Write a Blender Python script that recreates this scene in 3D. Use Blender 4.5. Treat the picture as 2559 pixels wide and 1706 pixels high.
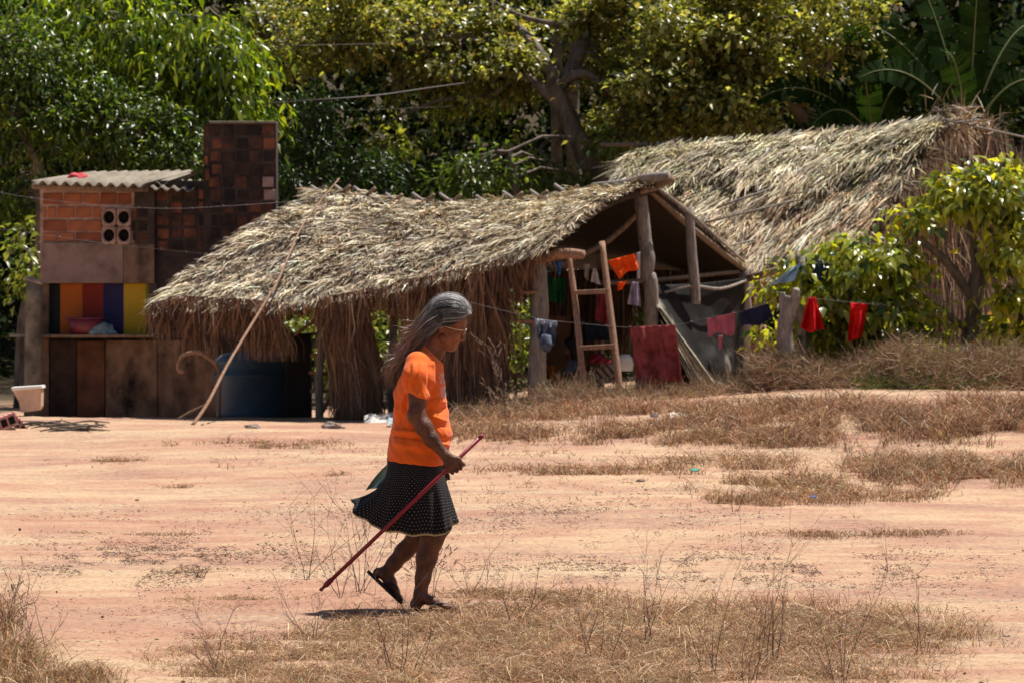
import bpy, bmesh, math, random
import numpy as np
from mathutils import Vector, Matrix, noise as mnoise

for _o in list(bpy.data.objects):
    bpy.data.objects.remove(_o, do_unlink=True)
random.seed(7)
RNG = np.random.default_rng(11)
SC = bpy.context.scene
COL = SC.collection

# ------------------------------------------------------------------ camera, light, exposure
CAMH, F, CX, HY = 1.468, 10663.0, 1279.5, 732.0
cam_d = bpy.data.cameras.new('camera')
cam = bpy.data.objects.new('camera', cam_d); COL.objects.link(cam)
cam.location = (0, 0, CAMH); cam.rotation_euler = (math.radians(90), 0, 0)
cam_d.sensor_width = 36.0; cam_d.lens = 36.0*F/2559.0
cam_d.shift_y = -(853.0-HY)/2559.0
cam_d.clip_start = 0.5; cam_d.clip_end = 2000
cam_d.dof.use_dof = True; cam_d.dof.focus_distance = 19.75; cam_d.dof.aperture_fstop = 13.0
SC.camera = cam

world = bpy.data.worlds.new('World'); SC.world = world; world.use_nodes = True
nt = world.node_tree; nt.nodes.clear()
wo = nt.nodes.new('ShaderNodeOutputWorld'); bg = nt.nodes.new('ShaderNodeBackground'); sky = nt.nodes.new('ShaderNodeTexSky')
SUN_EL, SUN_AZ = 67.5, 53.0
sky.sky_type = 'NISHITA'; sky.sun_disc = False
sky.sun_elevation = math.radians(SUN_EL); sky.sun_rotation = math.radians(SUN_AZ)
bg.inputs['Strength'].default_value = 0.05
nt.links.new(sky.outputs[0], bg.inputs[0]); nt.links.new(bg.outputs[0], wo.inputs[0])
SUNV = Vector((math.sin(math.radians(SUN_AZ))*math.cos(math.radians(SUN_EL)),
               math.cos(math.radians(SUN_AZ))*math.cos(math.radians(SUN_EL)), math.sin(math.radians(SUN_EL))))
sl = bpy.data.lights.new('sun', 'SUN'); sl.energy = 5.0; sl.angle = math.radians(0.5); sl.color = (1.0, 0.955, 0.88)
sun = bpy.data.objects.new('sun', sl); COL.objects.link(sun)
sun.rotation_euler = SUNV.to_track_quat('Z', 'Y').to_euler()
SC.view_settings.view_transform = 'Standard'; SC.view_settings.look = 'None'
SC.view_settings.gamma = 1.0; SC.view_settings.use_curve_mapping = False
SC.view_settings.exposure = 0.56
SC.cycles.max_bounces = 8; SC.cycles.transparent_max_bounces = 8

# ------------------------------------------------------------------ helpers
def smooth(t):
    t = np.clip(t, 0, 1); return t*t*(3-2*t)
def gz(x, y):
    """height of the ground"""
    x = np.asarray(x, float); y = np.asarray(y, float)
    A = smooth((x+1.2)/2.8)*0.30 + smooth((x-1.4)/1.8)*0.12
    z = A*smooth((y-33)/12.0)
    z = z - 0.12*smooth((y-50)/3.0)*(1-smooth((x+1.6)/1.2))
    z = z + 0.035*np.sin(x*0.9+y*0.23)*smooth((y-22)/8)*(1-smooth((y-44)/4)) + 0.02*np.sin(y*0.9+x*0.35+1.0)*smooth((y-21)/3)*(1-smooth((y-44)/4))
    hill = smooth((y-78)/90.0)*34.0
    return z + hill
def P(px, py, Y):
    return Vector(((px-CX)/F*Y, Y, CAMH+(HY-py)/F*Y))
def ground_at(px, py):
    """the ground point that shows at a pixel of the photograph (arrays)"""
    px = np.asarray(px, float); py = np.asarray(py, float)
    Y = F*CAMH/np.maximum(py-HY, 60)
    for _ in range(14):
        x = (px-CX)/F*Y
        Y = 0.5*Y+0.5*F*(CAMH-gz(x, Y))/np.maximum(py-HY, 60)
    x = (px-CX)/F*Y
    return x, Y, gz(x, Y)

def tag(o, label=None, cat=None, group=None, kind=None):
    if label: o['label'] = label
    if cat: o['category'] = cat
    if group: o['group'] = group
    if kind: o['kind'] = kind
    return o
def empty(name, loc=(0, 0, 0)):
    o = bpy.data.objects.new(name, None); COL.objects.link(o); o.location = loc; o.empty_display_size = 0.2
    return o
def mesh_np(V, quads=None, tris=None):
    me = bpy.data.meshes.new('m')
    V = np.asarray(V, np.float32); me.vertices.add(len(V)); me.vertices.foreach_set('co', V.ravel())
    loops = []; tot = []
    if quads is not None and len(quads): q = np.asarray(quads, np.int32); loops.append(q.ravel()); tot.append(np.full(len(q), 4, np.int32))
    if tris is not None and len(tris): t = np.asarray(tris, np.int32); loops.append(t.ravel()); tot.append(np.full(len(t), 3, np.int32))
    loops = np.concatenate(loops); tot = np.concatenate(tot)
    me.loops.add(len(loops)); me.loops.foreach_set('vertex_index', loops)
    me.polygons.add(len(tot)); st = np.concatenate([[0], np.cumsum(tot)[:-1]]).astype(np.int32)
    me.polygons.foreach_set('loop_start', st); me.polygons.foreach_set('loop_total', tot)
    me.update(calc_edges=True)
    return me
def setcol(me, C):
    a = me.color_attributes.new('Col', 'FLOAT_COLOR', 'POINT')
    C = np.asarray(C, np.float32)
    if C.shape[1] == 3: C = np.concatenate([C, np.ones((len(C), 1), np.float32)], 1)
    a.data.foreach_set('color', C.ravel())
def link(name, me, mat=None, parent=None, smooth_=False):
    o = bpy.data.objects.new(name, me); COL.objects.link(o)
    if mat: 
        if not me.materials: me.materials.append(mat)
    if smooth_: me.polygons.foreach_set('use_smooth', np.ones(len(me.polygons), bool))
    if parent:
        o.parent = parent
        w = Vector((0, 0, 0)); q = parent
        while q: w += q.location; q = q.parent
        if w.length > 1e-9: o.location = -w
    return o
def bm_obj(name, bm, mat=None, parent=None, smooth_=False):
    me = bpy.data.meshes.new(name); bm.normal_update(); bm.to_mesh(me); bm.free()
    return link(name, me, mat, parent, smooth_)

# ------------------------------------------------------------------ materials
def newmat(name):
    m = bpy.data.materials.new(name); m.use_nodes = True
    return m, m.node_tree, m.node_tree.nodes['Principled BSDF']
def N(nt, t, **kw):
    n = nt.nodes.new(t)
    for k, v in kw.items():
        if k in ('ins',):
            for a, b in v.items(): n.inputs[a].default_value = b
        else: setattr(n, k, v)
    return n
def ramp(nt, pts, interp='LINEAR'):
    r = nt.nodes.new('ShaderNodeValToRGB'); cr = r.color_ramp; cr.interpolation = interp
    while len(cr.elements) < len(pts): cr.elements.new(0.5)
    for e, (p, c) in zip(cr.elements, pts):
        e.position = p; e.color = (*c, 1) if len(c) == 3 else c
    return r
def solid(name, c, rough=0.8, var=0.25, scale=6.0, bump=0.3, bscale=40, metal=0, spec=0.3, c2=None, stretch=(1, 1, 1)):
    """a plain surface with mottling, grain and fine relief"""
    m, nt, b = newmat(name)
    tc = N(nt, 'ShaderNodeTexCoord'); mp = N(nt, 'ShaderNodeMapping'); mp.inputs['Scale'].default_value = stretch
    nt.links.new(tc.outputs['Object'], mp.inputs[0])
    n1 = N(nt, 'ShaderNodeTexNoise', ins={'Scale': scale, 'Detail': 5, 'Roughness': 0.65}); nt.links.new(mp.outputs[0], n1.inputs[0])
    c2 = c2 or tuple(x*(1-var*1.6) for x in c)
    r = ramp(nt, [(0.32, c2), (0.62, tuple(min(1, x*(1+var*0.5)) for x in c))]); nt.links.new(n1.outputs[0], r.inputs[0])
    nt.links.new(r.outputs[0], b.inputs['Base Color'])
    b.inputs['Roughness'].default_value = rough; b.inputs['Metallic'].default_value = metal; b.inputs['Specular IOR Level'].default_value = spec
    if bump:
        n2 = N(nt, 'ShaderNodeTexNoise', ins={'Scale': bscale, 'Detail': 4}); nt.links.new(mp.outputs[0], n2.inputs[0])
        bp = N(nt, 'ShaderNodeBump', ins={'Strength': bump, 'Distance': 0.01}); nt.links.new(n2.outputs[0], bp.inputs['Height'])
        nt.links.new(bp.outputs[0], b.inputs['Normal'])
    return m
def attrmat(name, rough=0.7, transl=0.0, spec=0.3, tcol=None):
    """colour comes from each leaf's / straw's own colour"""
    m, nt, b = newmat(name)
    a = N(nt, 'ShaderNodeVertexColor', layer_name='Col')
    nt.links.new(a.outputs[0], b.inputs['Base Color'])
    b.inputs['Roughness'].default_value = rough; b.inputs['Specular IOR Level'].default_value = spec
    if transl > 0:
        out = nt.nodes['Material Output']; t = N(nt, 'ShaderNodeBsdfTranslucent'); mx = N(nt, 'ShaderNodeMixShader', ins={0: transl})
        mul = N(nt, 'ShaderNodeMix', data_type='RGBA', blend_type='MULTIPLY'); mul.inputs[0].default_value = 1
        nt.links.new(a.outputs[0], mul.inputs[6]); mul.inputs[7].default_value = (*(tcol or (1.6, 1.5, 0.6)), 1)
        nt.links.new(mul.outputs[2], t.inputs[0])
        nt.links.new(b.outputs[0], mx.inputs[1]); nt.links.new(t.outputs[0], mx.inputs[2]); nt.links.new(mx.outputs[0], out.inputs[0])
    return m
M = {}
M['leaf'] = attrmat('leaf', 0.34, 0.45, 0.6, (1.7, 1.75, 0.75))
M['leaf_gloss'] = attrmat('leaf_gloss', 0.30, 0.45, 0.6, (2.3, 2.2, 0.6))
M['banana'] = attrmat('banana_leaf', 0.8, 0.3, 0.03)
M['forest_leaf'] = attrmat('forest_leaf', 0.75, 0.3, 0.08)
M['straw'] = attrmat('straw', 0.6, 0.12, 0.35, (1.1, 1.0, 0.8))
M['grass'] = attrmat('grass', 0.7, 0.2, 0.2, (1.1, 1.0, 0.8))
M['hair'] = attrmat('hair', 0.42, 0.0, 0.5)
M['bark'] = solid('bark', (0.16, 0.125, 0.10), 0.9, 0.45, 9, 0.9, 25, c2=(0.06, 0.045, 0.035), stretch=(1, 1, 0.35))
M['wood'] = solid('weathered_wood', (0.25, 0.17, 0.115), 0.85, 0.4, 14, 0.6, 40, c2=(0.11, 0.07, 0.045), stretch=(3, 3, 0.5))
M['wood_grey'] = solid('grey_wood', (0.27, 0.23, 0.20), 0.85, 0.4, 14, 0.6, 40, c2=(0.12, 0.10, 0.085), stretch=(3, 3, 0.5))
M['wood_warm'] = solid('warm_wood', (0.34, 0.20, 0.13), 0.8, 0.35, 16, 0.5, 40, c2=(0.18, 0.09, 0.055), stretch=(3, 3, 0.6))
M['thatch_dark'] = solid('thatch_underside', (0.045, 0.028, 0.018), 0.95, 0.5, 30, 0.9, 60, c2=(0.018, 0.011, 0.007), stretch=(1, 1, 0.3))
M['wire'] = solid('wire', (0.12, 0.10, 0.095), 0.6, 0.2, 30, 0, metal=0.2)

# ------------------------------------------------------------------ shape builders
def tube_arrays(pts, rad, seg=8, cap=True, jit=0.0, rng=None):
    pts = [Vector(p) for p in pts]; n = len(pts)
    if not hasattr(rad, '__len__'): rad = [rad]*n
    V = []; Q = []; T = []
    up = Vector((0.12, 0.97, 0.2)).normalized(); prev = None
    for i, p in enumerate(pts):
        d = (pts[min(i+1, n-1)]-pts[max(i-1, 0)]).normalized()
        s = d.cross(up) if prev is None else d.cross(prev.cross(d)).cross(d)*-1
        if prev is None: a = d.cross(up).normalized()
        else: a = (prev-d*prev.dot(d)).normalized()
        prev = a; b = d.cross(a)
        for k in range(seg):
            t = 2*math.pi*k/seg; r = rad[i]*(1+(random.uniform(-jit, jit) if jit else 0))
            V.append(p+a*(r*math.cos(t))+b*(r*math.sin(t)))
    for i in range(n-1):
        for k in range(seg):
            k2 = (k+1) % seg
            Q.append((i*seg+k, i*seg+k2, (i+1)*seg+k2, (i+1)*seg+k))
    if cap:
        V.append(pts[0]); V.append(pts[-1]); a0 = len(V)-2
        for k in range(seg):
            k2 = (k+1) % seg
            T.append((a0, k2, k)); T.append((a0+1, (n-1)*seg+k, (n-1)*seg+k2))
    return [tuple(v) for v in V], Q, T
def smooth_path(pts, n=8):
    """Catmull-Rom through points; n steps per span"""
    pts = [Vector(p) for p in pts]
    out = []
    for i in range(len(pts)-1):
        p0 = pts[max(i-1, 0)]; p1 = pts[i]; p2 = pts[i+1]; p3 = pts[min(i+2, len(pts)-1)]
        for k in range(n):
            t = k/n
            out.append(0.5*((2*p1)+(p2-p0)*t+(2*p0-5*p1+4*p2-p3)*t*t+(3*p1-p0-3*p2+p3)*t**3))
    out.append(pts[-1]); return out
def tube(name, pts, rad, mat, parent=None, seg=8, n=0, jit=0.0, wob=0.0):
    if n:
        m = len(pts); q = smooth_path(pts, n)
        if hasattr(rad, '__len__'): rad = list(np.interp(np.linspace(0, m-1, len(q)), range(m), rad))
        pts = q
    if wob: pts = [Vector(p)+Vector([random.uniform(-wob, wob) for _ in range(3)]) for p in pts]
    V, Q, T = tube_arrays(pts, rad, seg, jit=jit)
    return link(name, mesh_np(V, Q, T), mat, parent, True)
class Multi:
    def __init__(s): s.V = []; s.Q = []; s.T = []
    def add(s, V, Q, T=()):
        o = len(s.V); s.V += V; s.Q += [tuple(i+o for i in q) for q in Q]; s.T += [tuple(i+o for i in t) for t in T]
    def tube(s, pts, rad, seg=5, **k): s.add(*tube_arrays(pts, rad, seg, **k))
    def build(s, name, mat, parent=None, sm=True): return link(name, mesh_np(s.V, s.Q, s.T), mat, parent, sm)

def box(name, lo, hi, mat, parent=None, bev=0.0, jit=0.0, rot=None):
    bm = bmesh.new(); bmesh.ops.create_cube(bm, size=1)
    c = (Vector(lo)+Vector(hi))/2; s = Vector(hi)-Vector(lo)
    for v in bm.verts:
        v.co = Vector((v.co.x*s.x, v.co.y*s.y, v.co.z*s.z))
        if jit: v.co += Vector([random.uniform(-jit, jit) for _ in range(3)])
    if bev: bmesh.ops.bevel(bm, geom=bm.edges[:], offset=bev, segments=1, affect='EDGES')
    for v in bm.verts:
        if rot is not None: v.co = rot @ v.co
        v.co += c
    return bm_obj(name, bm, mat, parent)

def strips(P0, widths, side, cols):
    """ribbons: P0 (n,k,3) spines, widths (n,k), side (n,3) or (n,k,3) width direction, cols (n,3) or (n,k,3)"""
    n, k, _ = P0.shape
    if side.ndim == 2: side = side[:, None, :]
    side = side/np.maximum(np.linalg.norm(side, axis=-1, keepdims=True), 1e-9)
    L = P0-side*widths[..., None]*0.5; R = P0+side*widths[..., None]*0.5
    V = np.stack([L, R], 2).reshape(-1, 3)
    base = (np.arange(n)*2*k)[:, None]; j = np.arange(k-1)[None]*2
    q = np.stack([base+j, base+j+1, base+j+3, base+j+2], -1).reshape(-1, 4)
    me = mesh_np(V, q)
    if cols.ndim == 2: cols = np.repeat(cols[:, None], k, 1)
    setcol(me, np.repeat(cols[:, :, None], 2, 2).reshape(-1, 3))
    return me
def palette(n, cols, wts, jit=0.15):
    cols = np.array(cols); w = np.array(wts, float); w /= w.sum()
    c = cols[RNG.choice(len(cols), n, p=w)]
    return np.clip(c*(1+RNG.normal(0, jit, (n, 1)))*(1+RNG.normal(0, jit*0.25, (n, 3))), 0.004, 1)
def unit(v): return v/np.maximum(np.linalg.norm(v, axis=-1, keepdims=True), 1e-9)
def leaf_mesh(pos, d, nrm, L, W, cols, fold=0.25, droop=0.15):
    """each leaf: 6 points, 4 triangles, folded on its midrib and drooping to the tip"""
    n = len(pos); d = unit(d); s = unit(np.cross(d, nrm)); nn = np.cross(s, d)
    L = L[:, None]; W = W[:, None]
    b = pos; mid = pos+d*L*0.5+nn*L*0.02; tip = pos+d*L-nn*L*droop
    l = mid-s*W*0.5+nn*W*fold-d*L*0.08; r = mid+s*W*0.5+nn*W*fold-d*L*0.08
    V = np.stack([b, l, tip, r, mid], 1).reshape(-1, 3)
    o = (np.arange(n)*5)[:, None]
    T = np.concatenate([o+np.array([[0, 4, 1]]), o+np.array([[1, 4, 2]]), o+np.array([[0, 3, 4]]), o+np.array([[3, 2, 4]])])
    me = mesh_np(V, None, T); setcol(me, np.repeat(cols[:, None], 5, 1).reshape(-1, 3))
    return me
def cloud(blobs, per, spread, shell=0.55):
    """leaf anchor points gathered in clumps inside ellipsoids. blobs: (px,py,Y,rx_px,ry_px,depth_m,n_clumps)"""
    out = []; outd = []; outt = []; CL = []
    for (px, py, Y, rx, ry, rd, nc) in blobs:
        c = np.array(P(px, py, Y)); R = np.array([rx/F*Y, rd, ry/F*Y])
        u = unit(RNG.normal(size=(nc, 3))); r = RNG.random(nc)**(1/3.0)*(1-shell)+shell*RNG.random(nc)**0.25
        cc = c+u*R*np.minimum(r, 1.0)[:, None]
        k = RNG.poisson(per, nc); CL += [tuple(q) for q in cc]
        idx = np.repeat(np.arange(nc), k)
        sz = (0.6+0.8*RNG.random(nc))*spread
        off = RNG.normal(size=(len(idx), 3))*sz[idx][:, None]*np.array([1, 1, 0.62])
        outt.append((0.75+0.6*RNG.random(nc)**1.5)[idx]); out.append(cc[idx]+off); outd.append(unit(off+u[idx]*sz[idx][:, None]*0.7))
    global CLUMP_TONE, CLUMPS
    CLUMPS = CL
    CLUMP_TONE = np.concatenate(outt)[:, None]
    return np.concatenate(out), np.concatenate(outd)
def branchy(name, pts_list, mat, parent, seg=7, jit=0.12):
    m = Multi()
    for pts, r in pts_list:
        q = smooth_path(pts, 5); rr = list(np.interp(np.linspace(0, len(pts)-1, len(q)), range(len(pts)), r))
        m.tube(q, rr, seg, jit=jit)
    return m.build(name, mat, parent)
# ================================================================== GROUND
def build_ground():
    m, nt, b = newmat('sandy_ground')
    tc = N(nt, 'ShaderNodeTexCoord')
    def noise(sc, st, det=5, ro=0.6, off=0):
        mp = N(nt, 'ShaderNodeMapping'); mp.inputs['Scale'].default_value = st; mp.inputs['Location'].default_value = (off, off, 0)
        nt.links.new(tc.outputs['Object'], mp.inputs[0])
        n = N(nt, 'ShaderNodeTexNoise', ins={'Scale': sc, 'Detail': det, 'Roughness': ro}); nt.links.new(mp.outputs[0], n.inputs[0]); return n
    n1 = noise(1.0, (0.30, 0.42, 1), 7, 0.62)         # broad bands of paler and redder earth
    n2 = noise(1.0, (1.1, 2.2, 1), 7, 0.66, 7)       # wheel and water marks
    n3 = noise(30, (1, 1, 1), 6, 0.8)                # grain
    mx = N(nt, 'ShaderNodeMath', operation='MULTIPLY_ADD'); mx.inputs[1].default_value = 0.55
    nt.links.new(n2.outputs[0], mx.inputs[0])
    ml = N(nt, 'ShaderNodeMath', operation='MULTIPLY'); ml.inputs[1].default_value = 0.5; nt.links.new(n1.outputs[0], ml.inputs[0])
    nt.links.new(ml.outputs[0], mx.inputs[2])
    r = ramp(nt, [(0.40, (0.39, 0.205, 0.14)), (0.50, (0.455, 0.27, 0.18)), (0.57, (0.505, 0.34, 0.215)), (0.68, (0.55, 0.395, 0.255))])
    nt.links.new(mx.outputs[0], r.inputs[0])
    gr = ramp(nt, [(0.34, (0.50, 0.46, 0.46)), (0.52, (1, 1, 1))]); nt.links.new(n3.outputs[0], gr.inputs[0])
    mu = N(nt, 'ShaderNodeMix', data_type='RGBA', blend_type='MULTIPLY'); mu.inputs[0].default_value = 0.8
    nt.links.new(r.outputs[0], mu.inputs[6]); nt.links.new(gr.outputs[0], mu.inputs[7])
    # grey crust of fine chaff, in streaks
    n4 = noise(1.0, (0.4, 0.6, 1), 5, 0.6, 23); n5 = noise(30, (0.6, 1.6, 1), 4, 0.75, 3)
    a = ramp(nt, [(0.46, (0, 0, 0)), (0.58, (1, 1, 1))]); nt.links.new(n4.outputs[0], a.inputs[0])
    c = ramp(nt, [(0.50, (0, 0, 0)), (0.60, (1, 1, 1))]); nt.links.new(n5.outputs[0], c.inputs[0])
    m3 = N(nt, 'ShaderNodeMath', operation='MULTIPLY'); nt.links.new(a.outputs[0], m3.inputs[0]); nt.links.new(c.outputs[0], m3.inputs[1])
    m4 = N(nt, 'ShaderNodeMath', operation='MULTIPLY'); m4.inputs[1].default_value = 0.8; nt.links.new(m3.outputs[0], m4.inputs[0])
    m5 = N(nt, 'ShaderNodeMix', data_type='RGBA'); nt.links.new(m4.outputs[0], m5.inputs[0]); nt.links.new(mu.outputs[2], m5.inputs[6])
    m5.inputs[7].default_value = (0.19, 0.145, 0.13, 1)
    # beyond the huts: dark leaf litter
    sp = N(nt, 'ShaderNodeSeparateXYZ'); nt.links.new(tc.outputs['Object'], sp.inputs[0])
    mr = N(nt, 'ShaderNodeMapRange', ins={'From Min': 58, 'From Max': 64}); nt.links.new(sp.outputs[1], mr.inputs[0])
    m6 = N(nt, 'ShaderNodeMix', data_type='RGBA'); nt.links.new(mr.outputs[0], m6.inputs[0]); nt.links.new(m5.outputs[2], m6.inputs[6])
    m6.inputs[7].default_value = (0.075, 0.055, 0.035, 1)
    nt.links.new(m6.outputs[2], b.inputs['Base Color'])
    b.inputs['Roughness'].default_value = 0.95; b.inputs['Specular IOR Level'].default_value = 0.1
    ad = N(nt, 'ShaderNodeMath', operation='MULTIPLY_ADD'); ad.inputs[1].default_value = 0.25; nt.links.new(n3.outputs[0], ad.inputs[0]); nt.links.new(n2.outputs[0], ad.inputs[2])
    bp = N(nt, 'ShaderNodeBump', ins={'Strength': 0.7, 'Distance': 0.06}); nt.links.new(ad.outputs[0], bp.inputs['Height']); nt.links.new(bp.outputs[0], b.inputs['Normal'])
    xs = np.concatenate([np.linspace(-400, -14, 14), np.linspace(-13, -7.5, 14), np.linspace(-7, 7, 200), np.linspace(7.5, 13, 14), np.linspace(14, 400, 14)])
    ys = np.concatenate([np.linspace(-120, 12, 12), np.linspace(14, 26, 260), np.linspace(26.08, 56, 330), np.linspace(57, 180, 90), np.linspace(190, 900, 14)])
    X, Y = np.meshgrid(xs, ys); Z = gz(X, Y)
    near = (Y > 13) & (Y < 57)
    h = np.zeros_like(Z)
    for j in range(X.shape[0]):
        if not (13 < ys[j] < 57): continue
        for i in range(14, X.shape[1]-14):
            x, y = X[j, i], Y[j, i]
            h[j, i] = 0.024*mnoise.noise(Vector((x*0.8, y*2.6, 0)))+0.014*mnoise.noise(Vector((x*2.1, y*6.5, 4)))+0.006*mnoise.noise(Vector((x*9, y*12, 9)))
    Z = Z+h
    V = np.stack([X, Y, Z], -1).reshape(-1, 3); nx = len(xs); ny = len(ys)
    i, j = np.meshgrid(np.arange(nx-1), np.arange(ny-1)); a0 = (j*nx+i).ravel()
    Q = np.stack([a0, a0+1, a0+nx+1, a0+nx], -1)
    o = link('ground', mesh_np(V, Q), m, None, True); tag(o, kind='structure')
build_ground()

# ================================================================== GRASS AND LITTER
GCOLS = [(0.39, 0.215, 0.11), (0.28, 0.13, 0.07), (0.48, 0.315, 0.175), (0.14, 0.068, 0.042), (0.25, 0.20, 0.08), (0.62, 0.48, 0.31)]
def sample_patches(patches):
    PX = []; PY = []; H = []; K = []
    for (px, py, rx, ry, n, h0, h1, kind) in patches:
        # uneven clumps: keep a sample where a noise field is high
        k = int(n*2.6)
        u = RNG.normal(0, 0.5, (k, 2)); r = np.linalg.norm(u, axis=1); ok = r < 1.15; u = u[ok]
        x = px+u[:, 0]*rx; y = py+u[:, 1]*ry
        f = np.array([mnoise.noise(Vector((a*0.011, b*0.035, kind*3.1)))+0.5*mnoise.noise(Vector((a*0.035, b*0.1, 5.0))) for a, b in zip(x, y)])
        ok = f > RNG.normal(0.03, 0.13, len(f)); x = x[ok][:n]; y = y[ok][:n]
        PX.append(x); PY.append(y); H.append(h0+(h1-h0)*RNG.random(len(x))**1.6); K.append(np.full(len(x), kind))
    return np.concatenate(PX), np.concatenate(PY), np.concatenate(H), np.concatenate(K)
def grass(name, patches, wts, w0=0.003, lean=0.75, seed_tufts=5):
    px, py, H, K = sample_patches(patches)
    x, y, z = ground_at(px, py)
    # each anchor grows a tuft
    n0 = len(x); idx = np.repeat(np.arange(n0), seed_tufts); n = len(idx)
    sp = 0.02+0.05*RNG.random(n0)
    bx = x[idx]+RNG.normal(0, 1, n)*sp[idx]; by = y[idx]+RNG.normal(0, 1, n)*sp[idx]
    h = H[idx]*(0.5+0.8*RNG.random(n)); az = RNG.random(n)*2*np.pi
    ln = h*lean*(0.2+1.4*RNG.random(n)); d = np.stack([np.cos(az), np.sin(az), 0*az], -1)
    P0 = np.stack([bx, by, gz(bx, by)-0.012], -1)
    sd = np.stack([-np.sin(az), np.cos(az), 0*az], -1)*(h*RNG.normal(0, .35, n))[:, None]; up = np.array([0, 0, 1.0])
    bend = RNG.random(n)
    P1 = P0+d*(ln*0.30)[:, None]+up*(h*0.55)[:, None]+sd*.3
    P2 = P0+d*(ln*0.75)[:, None]+up*(h*(0.95-.35*bend))[:, None]+sd*.7
    P3 = P0+d*(ln*1.15)[:, None]+up*(h*(1.05-.9*bend))[:, None]+sd*1.2
    pts = np.stack([P0, P1, P2, P3], 1); wd = w0*(0.6+0.8*RNG.random(n))*(y[idx]/18.0)**0.75
    side = np.stack([np.sin(az)+0.4*RNG.normal(size=n), -np.cos(az)+0.4*RNG.normal(size=n), 0.3*RNG.normal(size=n)], -1)
    c = palette(n, GCOLS, wts, 0.22)
    tn = (0.4+0.9*RNG.random(n0))[idx]
    me = strips(pts, np.stack([wd, wd*0.9, wd*0.8, wd*0.25], 1), side, np.clip(c*tn[:, None], 0, .8))
    o = link(name, me, M['grass']); return o
tag(grass('dry_grass', [
    (1620, 1600, 780, 100, 8200, .02, .08, 1), (1250, 1560, 380, 60, 2000, .015, .055, 1), (1950, 1590, 480, 80, 4400, .02, .09, 2),
    (880, 1630, 420, 70, 2600, .015, .06, 3), (600, 1660, 260, 50, 1100, .015, .055, 3), (1400, 1700, 900, 36, 4200, .02, .08, 4),
    (1350, 1500, 230, 26, 1100, .02, .06, 7), (620, 1500, 210, 22, 700, .008, .03, 3), (1210, 1490, 130, 20, 500, .012, .04, 8), (1050, 1570, 300, 22, 800, .01, .04, 3)],
    [4, 3, 3.4, 2.2, 1.0, 1.8], 0.0025, 1.5), kind='stuff')
tag(grass('grass_clump', [(10, 1665, 150, 44, 800, .05, .17, 5), (150, 1695, 130, 24, 380, .03, .09, 5), (-60, 1570, 90, 36, 260, .08, .22, 5)],
    [4, 3, 3, 2, 3, 1.5], 0.0028, 1.1), kind='stuff')
tag(grass('dry_grass_strip', [
    (2080, 1225, 330, 34, 2300, .04, .12, 6), (2380, 1180, 300, 40, 2200, .05, .17, 6), (1880, 1250, 140, 16, 500, .03, .08, 6),
    (1450, 1178, 400, 12, 520, .03, .09, 6), (1850, 1160, 250, 20, 420, .04, .12, 6), (1500, 1130, 1100, 60, 420, .02, .07, 11), (1700, 1200, 900, 90, 300, .02, .06, 12), (2080, 1338, 210, 8, 330, .02, .06, 9), (2300, 1332, 130, 5, 130, .02, .05, 9),
    (480, 1218, 60, 4, 90, .02, .05, 9), (640, 1112, 230, 12, 260, .03, .08, 6), (250, 1152, 130, 8, 160, .02, .06, 6), (560, 1425, 200, 7, 260, .012, .03, 2),
    (900, 1185, 140, 5, 120, .02, .05, 6), (1900, 1345, 120, 5, 100, .02, .05, 9), (280, 1330, 250, 5, 150, .01, .02, 9)],
    [4, 4, 1.6, 3, 1.2, .8], 0.0030, 1.2), kind='stuff')
tag(grass('tall_dry_grass', [
    (1400, 1035, 260, 34, 1250, .06, .22, 6), (1750, 1045, 340, 38, 2300, .03, .15, 6), (2150, 1045, 370, 48, 2700, .04, .18, 6), (1900, 1030, 600, 26, 1500, .03, .13, 13), (2450, 1060, 220, 50, 1600, .06, .26, 6),
    (1300, 1085, 200, 26, 700, .05, .18, 6), (1600, 1095, 300, 20, 700, .05, .14, 6), (1180, 1060, 80, 24, 260, .08, .22, 6), (2000, 1100, 300, 22, 900, .05, .18, 6)],
    [3.4, 5, 1.6, 3.2, 0.6, 0.7], 0.0032, 1.1), kind='stuff')

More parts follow.
